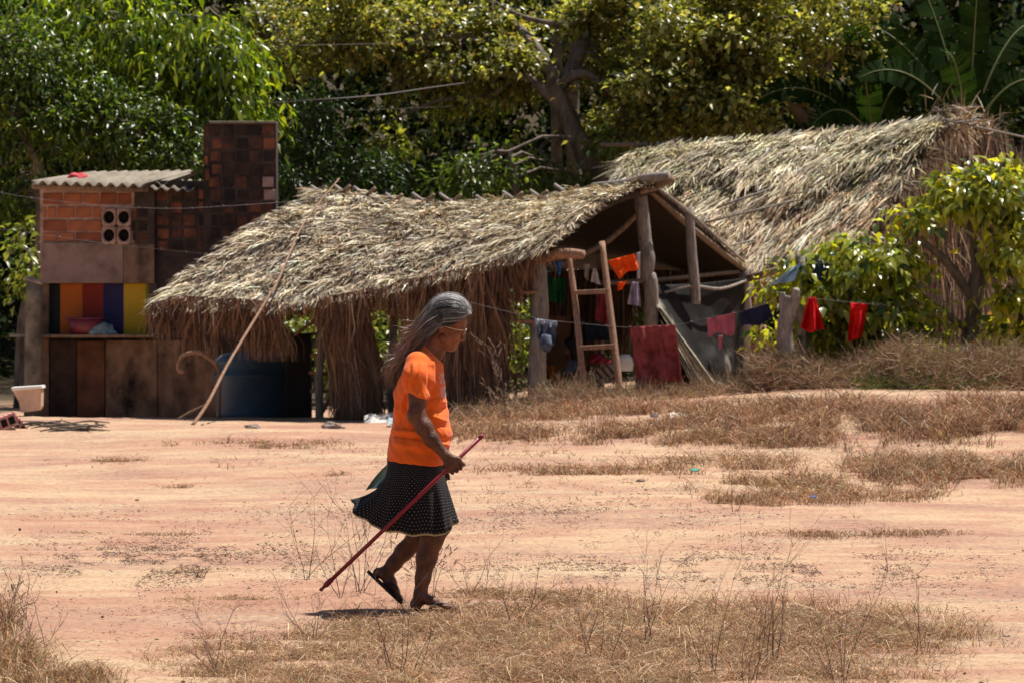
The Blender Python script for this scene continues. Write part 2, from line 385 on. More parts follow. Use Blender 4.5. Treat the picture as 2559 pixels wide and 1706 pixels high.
def litter():
    bands = [(1300, 1400, 1300, 60, 8600), (400, 1400, 420, 70, 12500), (1300, 1290, 700, 45, 5000), (1900, 1430, 700, 50, 9600), (500, 1290, 600, 30, 900),
             (1350, 1240, 500, 30, 900), (1280, 1500, 1400, 160, 2600), (1280, 1180, 1400, 60, 1200), (2350, 1500, 260, 120, 700), (300, 1550, 320, 90, 900)]
    px = np.concatenate([RNG.normal(a, c*0.5, n) for a, b, c, d, n in bands]); py = np.concatenate([RNG.normal(b, d*0.5, n) for a, b, c, d, n in bands])
    ok = (py > 1075) & (py < 1730) & (px > -80) & (px < 2640)
    fl = np.array([mnoise.noise(Vector((a*.006, b*.02, 2)))+.6*mnoise.noise(Vector((a*.02, b*.07, 6))) for a, b in zip(px, py)]); ok &= fl > RNG.normal(.02, .12, len(px)); px = px[ok]; py = py[ok]
    x, y, z = ground_at(px, py); n = len(x)
    L = (0.004+0.024*RNG.random(n)**3.5)*(y/20)**0.8; az = RNG.random(n)*6.28; d = np.stack([np.cos(az), np.sin(az), 0.3*RNG.normal(size=n)], -1)
    c = np.stack([x, y, z+0.006+0.008*RNG.random(n)], -1)
    off = np.stack([0*x, 0*x, L*RNG.normal(0, .12, n)], -1)+RNG.normal(0, .12, (n, 3))*L[:, None]*.5
    pts = np.stack([c-d*(L/2)[:, None], c+off, c+d*(L/2)[:, None]], 1)
    w = (0.0024+0.0035*RNG.random(n))*(y/20)**0.7
    me = strips(pts, np.stack([w*0.5, w, w*0.4], 1), np.stack([-np.sin(az), np.cos(az), 1.1+0*az], -1), palette(n, [(0.14, 0.09, 0.07), (0.08, 0.05, 0.045), (0.30, 0.2, 0.13), (0.22, 0.17, 0.15)], [3, 3, 2, 2], 0.2))
    tag(link('twig_litter', me, M['grass']), kind='stuff')
litter()
def pebbles():
    n = 900; px = RNG.uniform(-60, 2620, n); py = 1070+640*RNG.random(n)**.8; x, y, z = ground_at(px, py); r = (.002+.010*RNG.random(n)**5)*(y/20)**.5
    o8 = np.array([(1, 0, 0), (-1, 0, 0), (0, 1, 0), (0, -1, 0), (0, 0, .7), (0, 0, -.7)], float); V = (np.stack([x, y, z+r*.3], -1)[:, None]+o8[None]*r[:, None, None]*(1+.35*RNG.normal(size=(n, 6, 1)))).reshape(-1, 3)
    t = np.array([(0, 2, 4), (2, 1, 4), (1, 3, 4), (3, 0, 4), (2, 0, 5), (1, 2, 5), (3, 1, 5), (0, 3, 5)]); T = (t[None]+(np.arange(n)*6)[:, None, None]).reshape(-1, 3)
    me = mesh_np(V, None, T); setcol(me, np.repeat(palette(n, [(.22, .14, .10), (.38, .25, .17), (.13, .09, .075), (.5, .38, .27)], [3, 3, 2, 1], .2), 6, 0)); tag(link('pebbles', me, M['grass']), kind='stuff')
pebbles()

# ================================================================== TREES AND FOREST
GREEN = [(0.085, 0.14, 0.014), (0.15, 0.21, 0.02), (0.03, 0.055, 0.010), (0.26, 0.30, 0.035)]
OLIVE = [(0.22, 0.22, 0.045), (0.12, 0.13, 0.03), (0.38, 0.35, 0.11), (0.045, 0.055, 0.016), (0.26, 0.16, 0.035)]
def crown(name, parent, blobs, per, spread, L, W, cols, wts, mat='leaf', droop=0.5, shell=0.55, stretch_down=0.0):
    p, d = cloud(blobs, per, spread, shell); n = len(p)
    dirv = unit(d*0.8+RNG.normal(0, 0.6, (n, 3))+np.array([0, 0, -droop]))
    nrm = unit(np.array([0, 0, 1.0])+.55*d+RNG.normal(0, 0.5, (n, 3)))
    l = L*(0.4+1.05*RNG.random(n))
    me = leaf_mesh(p, dirv, nrm, l, l*W/L*(0.8+0.4*RNG.random(n)), np.clip(palette(n, cols, wts, 0.2)*CLUMP_TONE, 0, .6))
    o = link(name, me, M[mat], parent); o['kind'] = 'stuff'; return o

def scatter_blobs(n, x0, x1, f, Y, holes=(), sx=(45, 100), sy=(22, 46), nc=(4, 10), dep=1.2, seed=1):
    rg = random.Random(seed); out = []
    while len(out) < n:
        px = rg.uniform(x0, x1); lo, hi = f(px); py = lo+(hi-lo)*rg.random()**.85
        if any(((px-a)/c)**2+((py-b)/d)**2 < 1 for a, b, c, d in holes): continue
        out.append((px, py, Y+rg.uniform(-dep, dep), rg.uniform(*sx), rg.uniform(*sy), .35, rg.randint(*nc)))
    return out
def tree(name, label, group, base, limbs, crowns):
    r = empty(name, base); tag(r, label, 'tree', group)
    branchy('trunk', limbs[:1], M['bark'], r, 9)
    for l in limbs[1:]: branchy('limb', [l], M['bark'], r, 6)
    lp = np.array([tuple(q) for l, _ in limbs for q in smooth_path(l, 4)]); mm = Multi()
    for c in crowns:
        crown('crown', r, **c)
        for q in CLUMPS:
            if random.random() < .45 and q[2] < 8.5:
                q = np.array(q); dd = np.linalg.norm(lp-q-np.array([0, 0, .25]), axis=1); a = Vector(lp[int(np.argmin(dd))]); b = Vector(q); ln = (b-a).length
                if ln > 2.6: a = b+(a-b).normalized()*2.2
                m1 = a.lerp(b, .35)+Vector((0, 0, .12*ln)); m2 = a.lerp(b, .7)+Vector((random.gauss(0, .08), random.gauss(0, .08), .10*ln))
                mm.tube([a, m1, m2, b], [.026, .02, .013, .006], 4, cap=False)
    if mm.V: mm.build('twigs', M['bark'], r)['kind'] = 'stuff'
    return r

# left: big mango with hanging glossy leaves
Y = 60.5
tree('mango_tree', 'tall mango tree with bright glossy hanging leaves above the brick house', 'trees behind the huts', P(330, 1000, Y),
     [([P(330, 1010, Y), P(325, 800, Y), P(300, 560, Y), P(320, 330, Y)], [.28, .24, .2, .15]),
      ([P(305, 520, Y), P(440, 360, Y-.4), P(560, 220, Y-.8)], [.12, .09, .04]), ([P(320, 330, Y), P(260, 150, Y-.3), P(240, -60, Y)], [.12, .09, .05]),
      ([P(320, 340, Y), P(440, 180, Y-.5), P(520, 20, Y-.5)], [.1, .07, .03])],
     [dict(blobs=[(560, 200, Y-.6, 95, 110, .5, 36), (430, 110, Y-.8, 190, 110, .6, 46), (250, 30, Y-.3, 190, 110, .6, 30), (500, 290, Y-.5, 110, 90, .5, 26), (620, 300, Y-.2, 40, 70, .5, 12),
                  (400, -150, Y+.9, 300, 90, .7, 10), (100, -120, Y+.9, 240, 90, .7, 8)],
           per=50, spread=0.22, L=0.2, W=0.06, cols=GREEN, wts=[3, 3, 1.4, 2.4], mat='leaf_gloss', droop=1.3, shell=.6)])
Y = 59.2
tree('leafy_tree', 'dark fine-leaved tree filling the top left corner behind the brick house', 'trees behind the huts', P(60, 1010, Y),
     [([P(60, 1020, Y), P(70, 800, Y), P(110, 600, Y), P(90, 380, Y)], [.16, .14, .12, .08]), ([P(110, 600, Y), P(250, 450, Y), P(380, 380, Y-.2)], [.08, .05, .02]),
      ([P(90, 400, Y), P(20, 250, Y), P(-20, 130, Y)], [.07, .05, .02])],
     [dict(blobs=[(90, 290, Y, 170, 130, .6, 46), (300, 330, Y-.2, 190, 100, .5, 46), (60, 120, Y, 130, 110, .6, 24), (430, 400, Y-.2, 90, 60, .5, 22), (40, 480, Y+.3, 90, 90, .5, 18), (180, 200, Y+.2, 160, 80, .7, 34)],
           per=80, spread=0.2, L=0.11, W=0.04, cols=GREEN, wts=[3, 1.5, 3, 0.7], droop=0.6)])
Y = 61
tree('feathery_bush', 'mid-green feathery shrub between the brick tower and the thatched ridge', 'trees behind the huts', P(800, 900, Y),
     [([P(800, 980, Y), P(800, 700, Y), P(790, 480, Y), P(780, 330, Y)], [.1, .08, .06, .03]), ([P(795, 560, Y), P(900, 430, Y), P(960, 400, Y)], [.05, .03, .015])],
     [dict(blobs=[(765, 300, Y, 75, 65, .5, 15), (790, 390, Y, 105, 70, .5, 24), (900, 420, Y, 90, 45, .5, 15), (740, 450, Y-.3, 90, 45, .5, 16), (960, 460, Y-.2, 60, 30, .4, 10)],
           per=110, spread=0.15, L=0.085, W=0.022, cols=[(0.04, 0.085, 0.02), (0.075, 0.125, 0.024), (0.022, 0.04, 0.012)], wts=[3, 2, 3], droop=0.3)])
# centre: wide old tree with olive leaflets and a forked leaning trunk
Y = 63
tree('spreading_tree', 'wide old tree with forked leaning trunk and olive leaflets over both thatched roofs', 'trees behind the huts', P(1560, 900, Y),
     [([P(1570, 940, Y-.6), P(1545, 640, Y-.9), P(1490, 450, Y-1.2), P(1430, 320, Y-1.3), P(1385, 220, Y-1.3), P(1385, 170, Y-1.2)], [.2, .19, .17, .15, .13, .07]),
      ([P(1400, 215, Y-1.2), P(1450, 130, Y-.9), P(1480, 20, Y), P(1500, -120, Y)], [.12, .09, .07, .04]),
      ([P(1385, 200, Y-1.2), P(1330, 110, Y-1.1), P(1250, 30, Y-.6), P(1150, -60, Y-.4)], [.11, .09, .06, .03]),
      ([P(1390, 250, Y-1.3), P(1300, 185, Y-1.3), P(1190, 150, Y-1.2), P(1050, 130, Y-.8), P(900, 60, Y-.6)], [.1, .08, .06, .045, .02]),
      ([P(1395, 215, Y-1.3), P(1450, 185, Y-1.4), P(1515, 220, Y-1.4), P(1580, 300, Y-1.3)], [.085, .07, .05, .025]),
      ([P(1385, 190, Y-1.2), P(1270, 120, Y-1.2), P(1120, 90, Y-1.1), P(960, 110, Y-.9), P(820, 140, Y-.8), P(700, 120, Y-.7)], [.09, .07, .055, .04, .03, .012]),
      ([P(1300, 180, Y-1.3), P(1220, 240, Y-1.2), P(1100, 250, Y-1.2), P(980, 300, Y-1.1)], [.05, .04, .028, .01]),
      ([P(1480, 30, Y-.9), P(1420, 60, Y-1), P(1300, 40, Y-1), P(1180, -30, Y-1)], [.05, .045, .035, .015]),
      ([P(1420, 300, Y-.4), P(1480, 400, Y-.9), P(1530, 460, Y-1.2)], [.05, .035, .02]),
      ([P(1400, 330, Y-.4), P(1350, 380, Y-.8), P(1440, 445, Y-1.2)], [.03, .03, .02])],
     [dict(blobs=scatter_blobs(62, 640, 1680, lambda x: (-60, float(np.interp(x, [640, 760, 900, 1050, 1200, 1350, 1500, 1680], [150, 190, 120, 240, 200, 230, 330, 330]))), Y-.3,
            [(1400, 260, 95, 120), (1480, 400, 60, 60), (830, 190, 110, 40), (690, 60, 40, 30), (1150, 60, 55, 28), (1010, 130, 45, 20)], seed=3),
           per=80, spread=0.17, L=0.105, W=0.062, cols=OLIVE, wts=[4, 2.4, 3, 2, .9], droop=0.15),
      dict(blobs=scatter_blobs(16, 950, 1620, lambda x: (230, 420), Y-.2, [(1400, 260, 120, 150), (1090, 420, 120, 110)], sx=(25, 60), sy=(12, 26), nc=(1, 4), seed=4),
           per=40, spread=0.13, L=0.11, W=0.06, cols=[(0.2, 0.22, 0.04), (0.3, 0.3, 0.05), (0.1, 0.12, 0.02)], wts=[3, 2, 2], droop=0.3),
      dict(blobs=[(1100, -190, Y+.8, 600, 60, .8, 20)], per=60, spread=.25, L=.11, W=.06, cols=OLIVE, wts=[4, 2.4, 3, 2, .9])])
Y = 62
tree('olive_leaved_tree', 'broad tree of pale olive leaflets behind the ridge of the large thatched hut', 'trees behind the huts', P(2080, 900, Y),
     [([P(2080, 940, Y), P(2060, 600, Y), P(2040, 380, Y), P(1990, 230, Y)], [.22, .2, .18, .12]), ([P(2040, 330, Y), P(1930, 220, Y-.4), P(1820, 210, Y-.6), P(1700, 250, Y-.6)], [.09, .07, .05, .02]),
      ([P(1990, 230, Y), P(1930, 90, Y-.3), P(1950, -60, Y)], [.1, .07, .04]), ([P(2000, 260, Y), P(2080, 130, Y-.2), P(2060, 10, Y)], [.07, .05, .03])],
     [dict(blobs=scatter_blobs(48, 1590, 2130, lambda x: (-60, float(np.interp(x, [1590, 1700, 1900, 2050, 2130], [340, 320, 290, 230, 120]))), Y-.3,
            [(1850, 210, 60, 26), (1960, 60, 40, 30), (1700, 170, 50, 20)], seed=9),
           per=84, spread=0.17, L=0.105, W=0.064, cols=OLIVE, wts=[4, 2, 4.2, 1.6, .3], droop=0.15),
      dict(blobs=[(1850, -180, Y+.8, 330, 60, .8, 12)], per=60, spread=.25, L=.11, W=.06, cols=OLIVE, wts=[4, 2.4, 3, 2, .9])])
Y = 60.5
tree('young_tree', 'small yellow-green sapling behind the middle of the low thatched ridge', 'trees behind the huts', P(1280, 900, Y),
     [([P(1280, 960, Y), P(1275, 700, Y), P(1290, 480, Y), P(1270, 380, Y)], [.07, .06, .05, .02])],
     [dict(blobs=[(1210, 430, Y, 90, 50, .5, 14), (1370, 450, Y+1, 110, 32, .4, 9), (1180, 480, Y, 80, 30, .4, 6), (1545, 350, Y+.5, 60, 28, .3, 6)],
           per=60, spread=0.16, L=0.12, W=0.05, cols=[(0.09, 0.14, 0.025), (0.15, 0.17, 0.03), (0.05, 0.08, 0.016)], wts=[3, 2, 2], droop=0.6)])
for (px, r, lab) in ((1392, .1, 'pale slim trunk standing left of the leaning forked tree'), (1432, .13, 'thicker grey trunk standing just behind the leaning forked tree')):
    Y = 66
    t = empty('slim_tree', P(px, 900, Y)); tag(t, lab, 'tree', 'trees behind the huts')
    branchy('trunk', [([P(px+6, 960, Y), P(px-4, 700, Y), P(px+4, 480, Y), P(px-3, 300, Y), P(px+5, 60, Y), P(px, -300, Y)], [r, r, r*.95, r*.9, r*.8, r*.6])], M['bark'], t, 8)
    crown('crown', t, blobs=[(px-60, -300, Y, 160, 90, 1.2, 16)], per=60, spread=.3, L=.14, W=.06, cols=OLIVE, wts=[1, 1, 1, 1, .3])
# greenery seen through and beyond the open hut
for k, (px, py, Y, rx, ry, n, lab) in enumerate([
        (860, 840, 59, 280, 110, 70, 'sunlit yellow-green shrub seen through the left gaps of the low hut'),
        (1330, 850, 58.5, 200, 130, 60, 'sunlit yellow-green shrub seen through the open gable hut behind the ladder'),
        (1620, 850, 58.0, 150, 90, 36, 'bright leafy shrub showing through the slatted back of the hut'),
        (70, 640, 57, 60, 90, 14, 'yellow-green climbing plant beside the concrete post on the far left')]):
    r = empty('shrub', P(px, 1000, Y)); tag(r, lab, 'shrub', 'shrubs behind the huts')
    branchy('stem', [([P(px, 1010, Y), P(px+10, py+40, Y), P(px-10, py-20, Y)], [.03, .025, .01])], M['bark'], r, 6)
    crown('foliage', r, blobs=[(px, py, Y, rx, ry, .7, n)], per=34, spread=.16, L=.13, W=.06, cols=[(0.16, 0.19, 0.035), (0.22, 0.22, 0.045), (0.09, 0.13, 0.025)], wts=[3, 3, 2], droop=.5)

# banana plants on the right, each leaf its own part
def banana_leaf(parent, base, tip, w, sag, rollv, tone):
    base = Vector(base); tip = Vector(tip); k = 22
    ctrl = (base+tip)/2+Vector((0, 0, sag)); mid = []
    for i in range(k+1):
        t = i/k; mid.append(base*(1-t)**2+ctrl*2*t*(1-t)+tip*t*t)
    V = []; T = []; C = []; Qs = []
    rng = random.Random(int(abs(base.x*77+tip.z*31)))
    for i in range(k):
        a = mid[i]; b = mid[i+1]; d = (b-a).normalized(); s = d.cross(rollv).normalized(); n = s.cross(d)
        t = (i+.5)/k; ww = w*math.sin(math.pi*min(1, (t*0.93+0.05)))**0.55
        for sg in (-1, 1):
            lift = rng.uniform(-.25, .12)
            gap = 0.96 if rng.random() < .8 else .72
            e = s*sg*ww*0.5+n*(lift*ww*0.5)+d*(ww*0.12)
            o = len(V); V += [a, b*gap+a*(1-gap), b*gap+a*(1-gap)+e, a+e]; Qs.append((o, o+1, o+2, o+3))
            c = tone*rng.uniform(.75, 1.25); C += [c*1.25, c*1.25, c*.9, c*.9]
    me = mesh_np([tuple(v) for v in V], Qs); setcol(me, np.array(C)); link('leaf', me, M['banana'], parent)
    o = Multi(); o.tube(mid, list(np.linspace(.022, .005, len(mid))), 5); o.build('leaf_rib', M_rib, parent)
M_rib = solid('leaf_rib', (0.16, 0.17, 0.06), 0.5, 0.1, 10, 0)
for (px, Y, lab, leaves) in [
    (2180, 61, 'large-leaved banana plant left of the taller one above the hut ridge', [(-260, -190, .5), (-160, -60, .35), (-60, 190, .3), (60, 240, .2), (180, 150, .4), (-300, 0, .55), (110, 30, .5)]),
    (2420, 60, 'tall dark banana plant in the top right corner', [(-230, 200, .25), (-120, 330, .2), (30, 360, .1), (170, 210, .4), (-280, 60, .6), (210, 40, .5), (-70, 120, .4)])]:
    r = empty('banana_plant', P(px, 950, Y)); tag(r, lab, 'banana plant', 'banana plants')
    branchy('trunk', [([P(px, 960, Y), P(px+5, 600, Y), P(px-6, 330, Y)], [.16, .13, .08])], solid('banana_stem', (.12, .13, .05), .7, .4, 8), r, 8)
    for i, (dx, dy, sg) in enumerate(leaves):
        dep = RNG.uniform(-.9, .9)
        banana_leaf(r, P(px, 350, Y), P(px+dx, 260-dy, Y)+Vector((0, dep, 0)), .5, sg+.3, Vector((RNG.uniform(-.6, .6), -1.0, .6)), np.array([.016, .034, .007])*RNG.uniform(.7, 1.3))

# the wood behind: nobody could count it
def forest():
    n = 46000; out = []
    X = RNG.uniform(-13, 13, n*2); Yv = RNG.uniform(68, 84, n*2); Z = RNG.uniform(0.0, 12.5, n*2)
    f = np.array([mnoise.noise(Vector((x*.55, y*.4, z*.6)))+.5*mnoise.noise(Vector((x*1.5, y, z*1.7))) for x, y, z in zip(X, Yv, Z)])
    ok = f > RNG.normal(0.02, .14, len(f)); p = np.stack([X, Yv, Z], -1)[ok][:n]; n = len(p)
    me = leaf_mesh(p, unit(RNG.normal(size=(n, 3))+np.array([0, 0, -.5])), unit(RNG.normal(0, .6, (n, 3))+np.array([0, 0, 1])), .16+.2*RNG.random(n), .08+.1*RNG.random(n), palette(n, [(0.02, 0.032, 0.009), (0.032, 0.042, 0.012), (0.012, 0.018, 0.007)], [1, 1, 1], .25))
    tag(link('forest', me, M['forest_leaf']), kind='stuff')
    n = 26000
    X = RNG.uniform(-22, 22, n); Yv = RNG.uniform(84, 100, n); Z = RNG.uniform(0, 22, n)
    me = leaf_mesh(np.stack([X, Yv, Z], -1), unit(RNG.normal(size=(n, 3))), unit(RNG.normal(0, .7, (n, 3))+np.array([0, -.4, 1])), .5+.4*RNG.random(n), .3+.25*RNG.random(n), palette(n, [(0.025, 0.04, 0.012), (0.035, 0.045, 0.014)], [1, 1], .25))
    tag(link('far_forest', me, M['forest_leaf']), kind='stuff')
forest()
# ================================================================== THATCHED HUTS
STRAWS = [(0.62, 0.475, 0.305), (0.40, 0.265, 0.155), (0.155, 0.092, 0.055), (0.82, 0.70, 0.50), (0.07, 0.042, 0.027), (0.27, 0.225, 0.17)]
def curve_pts(pts, u):
    us = np.linspace(0, 1, len(pts)); a = np.array([tuple(p) for p in pts]); return np.stack([np.interp(u, us, a[:, i]) for i in range(3)], -1)
def roof_surface(Rp, Ep, bulge, courses=None):
    """ridge curve, eave curve -> function S(u,v) on the slope (v 0 at the ridge)"""
    def S(u, v):
        u = np.asarray(u, float); v = np.asarray(v, float)
        r = curve_pts(Rp, u); e = curve_pts(Ep, u)
        p = r*(1-v[..., None])+e*v[..., None]
        nrm = np.array([0, -.55, .83])
        off = bulge*np.sin(np.pi*v)
        if courses is not None:
            for (c, th) in courses:
                edge = c+0.10*np.sin(u*11+.6)+0.05*np.sin(u*29+1)
                off = off+np.where(v < edge, th*smooth(v/edge*1.6), 0.0)
        return p+nrm*off[..., None]
    return S
def roof_sheet(name, S, nu, nv, mat, parent, thick=0.1):
    u, v = np.meshgrid(np.linspace(0, 1, nu), np.linspace(0, 1, nv)); top = S(u.ravel(), v.ravel())
    n = len(top); bot = top+np.array([0, .02, -thick])
    a0 = (np.arange(nv-1)[:, None]*nu+np.arange(nu-1)[None]).ravel()
    Q = np.concatenate([np.stack([a0, a0+1, a0+nu+1, a0+nu], -1), np.stack([a0+nu, a0+nu+1, a0+1, a0], -1)+n])
    rim = list(range(nu))+[k*nu+nu-1 for k in range(1, nv)]+[(nv-1)*nu+k for k in range(nu-2, -1, -1)]+[k*nu for k in range(nv-2, 0, -1)]
    E = np.array([(rim[i], rim[i]+n, rim[(i+1) % len(rim)]+n, rim[(i+1) % len(rim)]) for i in range(len(rim))])
    return link(name, mesh_np(np.concatenate([top, bot]), np.concatenate([Q, E])), mat, parent, True)
def thatch_strands(name, S, parent, tufts, per, Lr, w, wts, lift=0.06, vmax=1.0, fan=0.3, over=0.0, tint=(1, 1, 1), skew=0.0):
    nt_ = tufts
    u = RNG.random(nt_); v = RNG.random(nt_)*vmax
    idx = np.repeat(np.arange(nt_), per); n = len(idx)
    uu = np.clip(u[idx]+RNG.normal(0, .012, n), 0, 1); vv = np.clip(v[idx]+RNG.normal(0, .02, n), -.02, 1)
    p = S(uu, vv); e = 0.02
    dv = unit(S(np.clip(uu, 0, 1), vv+e)-p); du = unit(S(np.clip(uu+.01, 0, 1.01), vv)-S(np.clip(uu-.01, 0, 1), vv))
    nr = unit(np.cross(du, dv)); nr = np.where(nr[:, 2:3] < 0, -nr, nr)
    ang = (RNG.normal(0, fan, nt_))[idx]+RNG.normal(0, .22, n)+skew
    d = unit(dv*np.cos(ang)[:, None]+du*np.sin(ang)[:, None])
    L = (Lr[0]+(Lr[1]-Lr[0])*RNG.random(n))*(0.8+.4*RNG.random(nt_)[idx])
    tl = RNG.random(nt_)[idx]**2
    lf = lift*(0.1+.75*RNG.random(n)+.7*tl)
    P0 = p-d*(L*.3)[:, None]+nr*(0.005+.02*RNG.random(n))[:, None]
    cv = du*(L*RNG.normal(0, .07, n))[:, None]
    P1 = p+d*(L*.1)[:, None]+nr*(lf*.55)[:, None]
    P2 = p+d*(L*.45)[:, None]+nr*(lf*.95)[:, None]+cv*.4
    P3 = p+d*(L*.8)[:, None]+nr*(lf*1.1)[:, None]+cv-np.array([0, 0, 1])*(L*.05*RNG.random(n))[:, None]
    wd = w*(.6+.9*RNG.random(n))
    side = unit(du*np.cos(ang)[:, None]-dv*np.sin(ang)[:, None]+nr*RNG.normal(0, .45, n)[:, None])
    c = palette(n, STRAWS, wts, .14)*np.array(tint)
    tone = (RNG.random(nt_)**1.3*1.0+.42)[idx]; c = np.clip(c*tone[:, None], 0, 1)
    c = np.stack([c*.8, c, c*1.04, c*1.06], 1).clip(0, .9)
    me = strips(np.stack([P0, P1, P2, P3], 1), np.stack([wd*.7, wd, wd*.85, wd*.2], 1), side, c)
    o = link(name, me, M['straw'], parent); o['kind'] = 'stuff'; return o
def hanging(name, parent, prof, Yf, n, w, cols, wts, depth=.24, splay=.3):
    """strands hanging from a line; prof: (px, ytop, ybottom, density)"""
    a = np.array(prof, float); dens = np.interp(np.linspace(a[0, 0], a[-1, 0], 600), a[:, 0], a[:, 3]); cdf = np.cumsum(dens); cdf /= cdf[-1]
    px = np.interp(RNG.random(n), cdf, np.linspace(a[0, 0], a[-1, 0], 600))+RNG.normal(0, 3, n)
    yt = np.interp(px, a[:, 0], a[:, 1]); yb = np.interp(px, a[:, 0], a[:, 2])
    clump = np.array([mnoise.noise(Vector((x*.03, 2.0, Yf(x)))) for x in px])
    clump = clump+.6*np.array([mnoise.noise(Vector((x*.011, 7.0, Yf(x)))) for x in px])
    yb = yt+(yb-yt)*np.clip(.22+.7*RNG.random(n)+.8*clump, .08, 1.2)
    ys = yt+(yb-yt)*RNG.random(n)*.45*(RNG.random(n) < .6)-6
    Y = Yf(px)+RNG.normal(0, depth*.5, n)
    sx = RNG.normal(0, splay, n)+clump*splay
    def W(px_, py_, Y_): return np.stack([(px_-CX)/F*Y_, Y_, CAMH+(HY-py_)/F*Y_], -1)
    hgt = yb-ys
    pts = np.stack([W(px, ys, Y), W(px+sx*hgt*.3, ys+hgt*.35, Y-.03), W(px+sx*hgt*.55+RNG.normal(0, 2, n), ys+hgt*.7, Y-.02), W(px+sx*hgt*.6+RNG.normal(0, 5, n), yb, Y)], 1)
    wd = w*(.5+RNG.random(n)); side = np.stack([np.ones(n), RNG.normal(0, .9, n), 0.2*RNG.normal(size=n)], -1)
    me = strips(pts, np.stack([wd, wd, wd*.8, wd*.25], 1), side, palette(n, cols, wts, .2))
    o = link(name, me, M['straw'], parent); o['kind'] = 'stuff'; return o

# ---- low hut in front
HR = [P(800, 483, 53.0), P(900, 489, 52.7), P(1010, 507, 52.4), P(1120, 515, 51.8), P(1300, 507, 51.2), P(1450, 489, 50.6), P(1560, 473, 50.2), P(1640, 463, 49.9)]
HE = [P(388, 762, 50.5), P(560, 752, 49.9), P(720, 762, 49.4), P(900, 732, 49.0), P(1050, 703, 48.7), P(1200, 665, 48.3), P(1300, 640, 48.1), P(1375, 610, 48.0)]
hut = empty('thatched_hut', P(900, 1050, 50)); tag(hut, 'low open-sided hut with shaggy palm thatch and an open gable end on the right', 'hut', 'thatched huts')
S1 = roof_surface(HR, HE, .16)
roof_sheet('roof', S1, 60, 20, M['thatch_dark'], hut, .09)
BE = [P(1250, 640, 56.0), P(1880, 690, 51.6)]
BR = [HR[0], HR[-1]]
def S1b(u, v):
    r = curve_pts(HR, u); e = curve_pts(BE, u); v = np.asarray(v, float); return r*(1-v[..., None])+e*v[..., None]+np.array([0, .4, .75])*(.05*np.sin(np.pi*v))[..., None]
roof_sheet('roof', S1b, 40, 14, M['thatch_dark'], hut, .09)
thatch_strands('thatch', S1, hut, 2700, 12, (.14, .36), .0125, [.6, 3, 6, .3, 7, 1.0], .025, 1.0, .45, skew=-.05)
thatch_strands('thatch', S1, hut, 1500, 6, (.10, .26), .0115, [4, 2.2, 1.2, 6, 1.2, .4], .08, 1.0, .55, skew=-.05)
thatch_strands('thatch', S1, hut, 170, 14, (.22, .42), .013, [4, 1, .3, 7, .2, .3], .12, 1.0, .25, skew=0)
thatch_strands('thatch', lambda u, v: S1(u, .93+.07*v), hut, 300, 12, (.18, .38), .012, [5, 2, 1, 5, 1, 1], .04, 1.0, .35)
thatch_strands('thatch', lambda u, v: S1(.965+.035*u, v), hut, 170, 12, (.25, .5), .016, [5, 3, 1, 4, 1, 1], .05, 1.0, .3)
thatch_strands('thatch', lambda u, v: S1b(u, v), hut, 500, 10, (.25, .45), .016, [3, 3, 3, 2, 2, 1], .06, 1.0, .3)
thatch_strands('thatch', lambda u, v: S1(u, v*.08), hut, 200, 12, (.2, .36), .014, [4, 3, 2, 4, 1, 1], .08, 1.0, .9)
FB = [(0.19, 0.10, 0.055), (0.10, 0.05, 0.03), (0.32, 0.165, 0.09), (0.30, 0.24, 0.19)]
eY = lambda px: np.interp(px, [388, 560, 720, 900, 1050, 1200, 1345, 1400], [50.45, 49.85, 49.35, 48.95, 48.65, 48.25, 48.05, 48.0])
hanging('eave_fringe', hut, [(380, 762, 890, 1.2), (450, 745, 885, 1.5), (560, 750, 868, 1.6), (640, 755, 880, 1.8), (690, 765, 880, 1.4), (702, 765, 800, .5), (785, 765, 800, .5), (800, 750, 890, 1.4), (880, 735, 900, 1.6),
    (918, 725, 840, 1.0), (930, 725, 790, .7), (975, 715, 790, .7), (1000, 705, 835, .9), (1080, 695, 840, .9), (1130, 680, 880, 1.1), (1200, 665, 900, 1.2), (1255, 650, 820, 1.0), (1275, 645, 760, .5), (1320, 640, 740, .5), (1370, 620, 690, .5)], eY, 5200, .0125, FB, [4, 4, 2, .7])
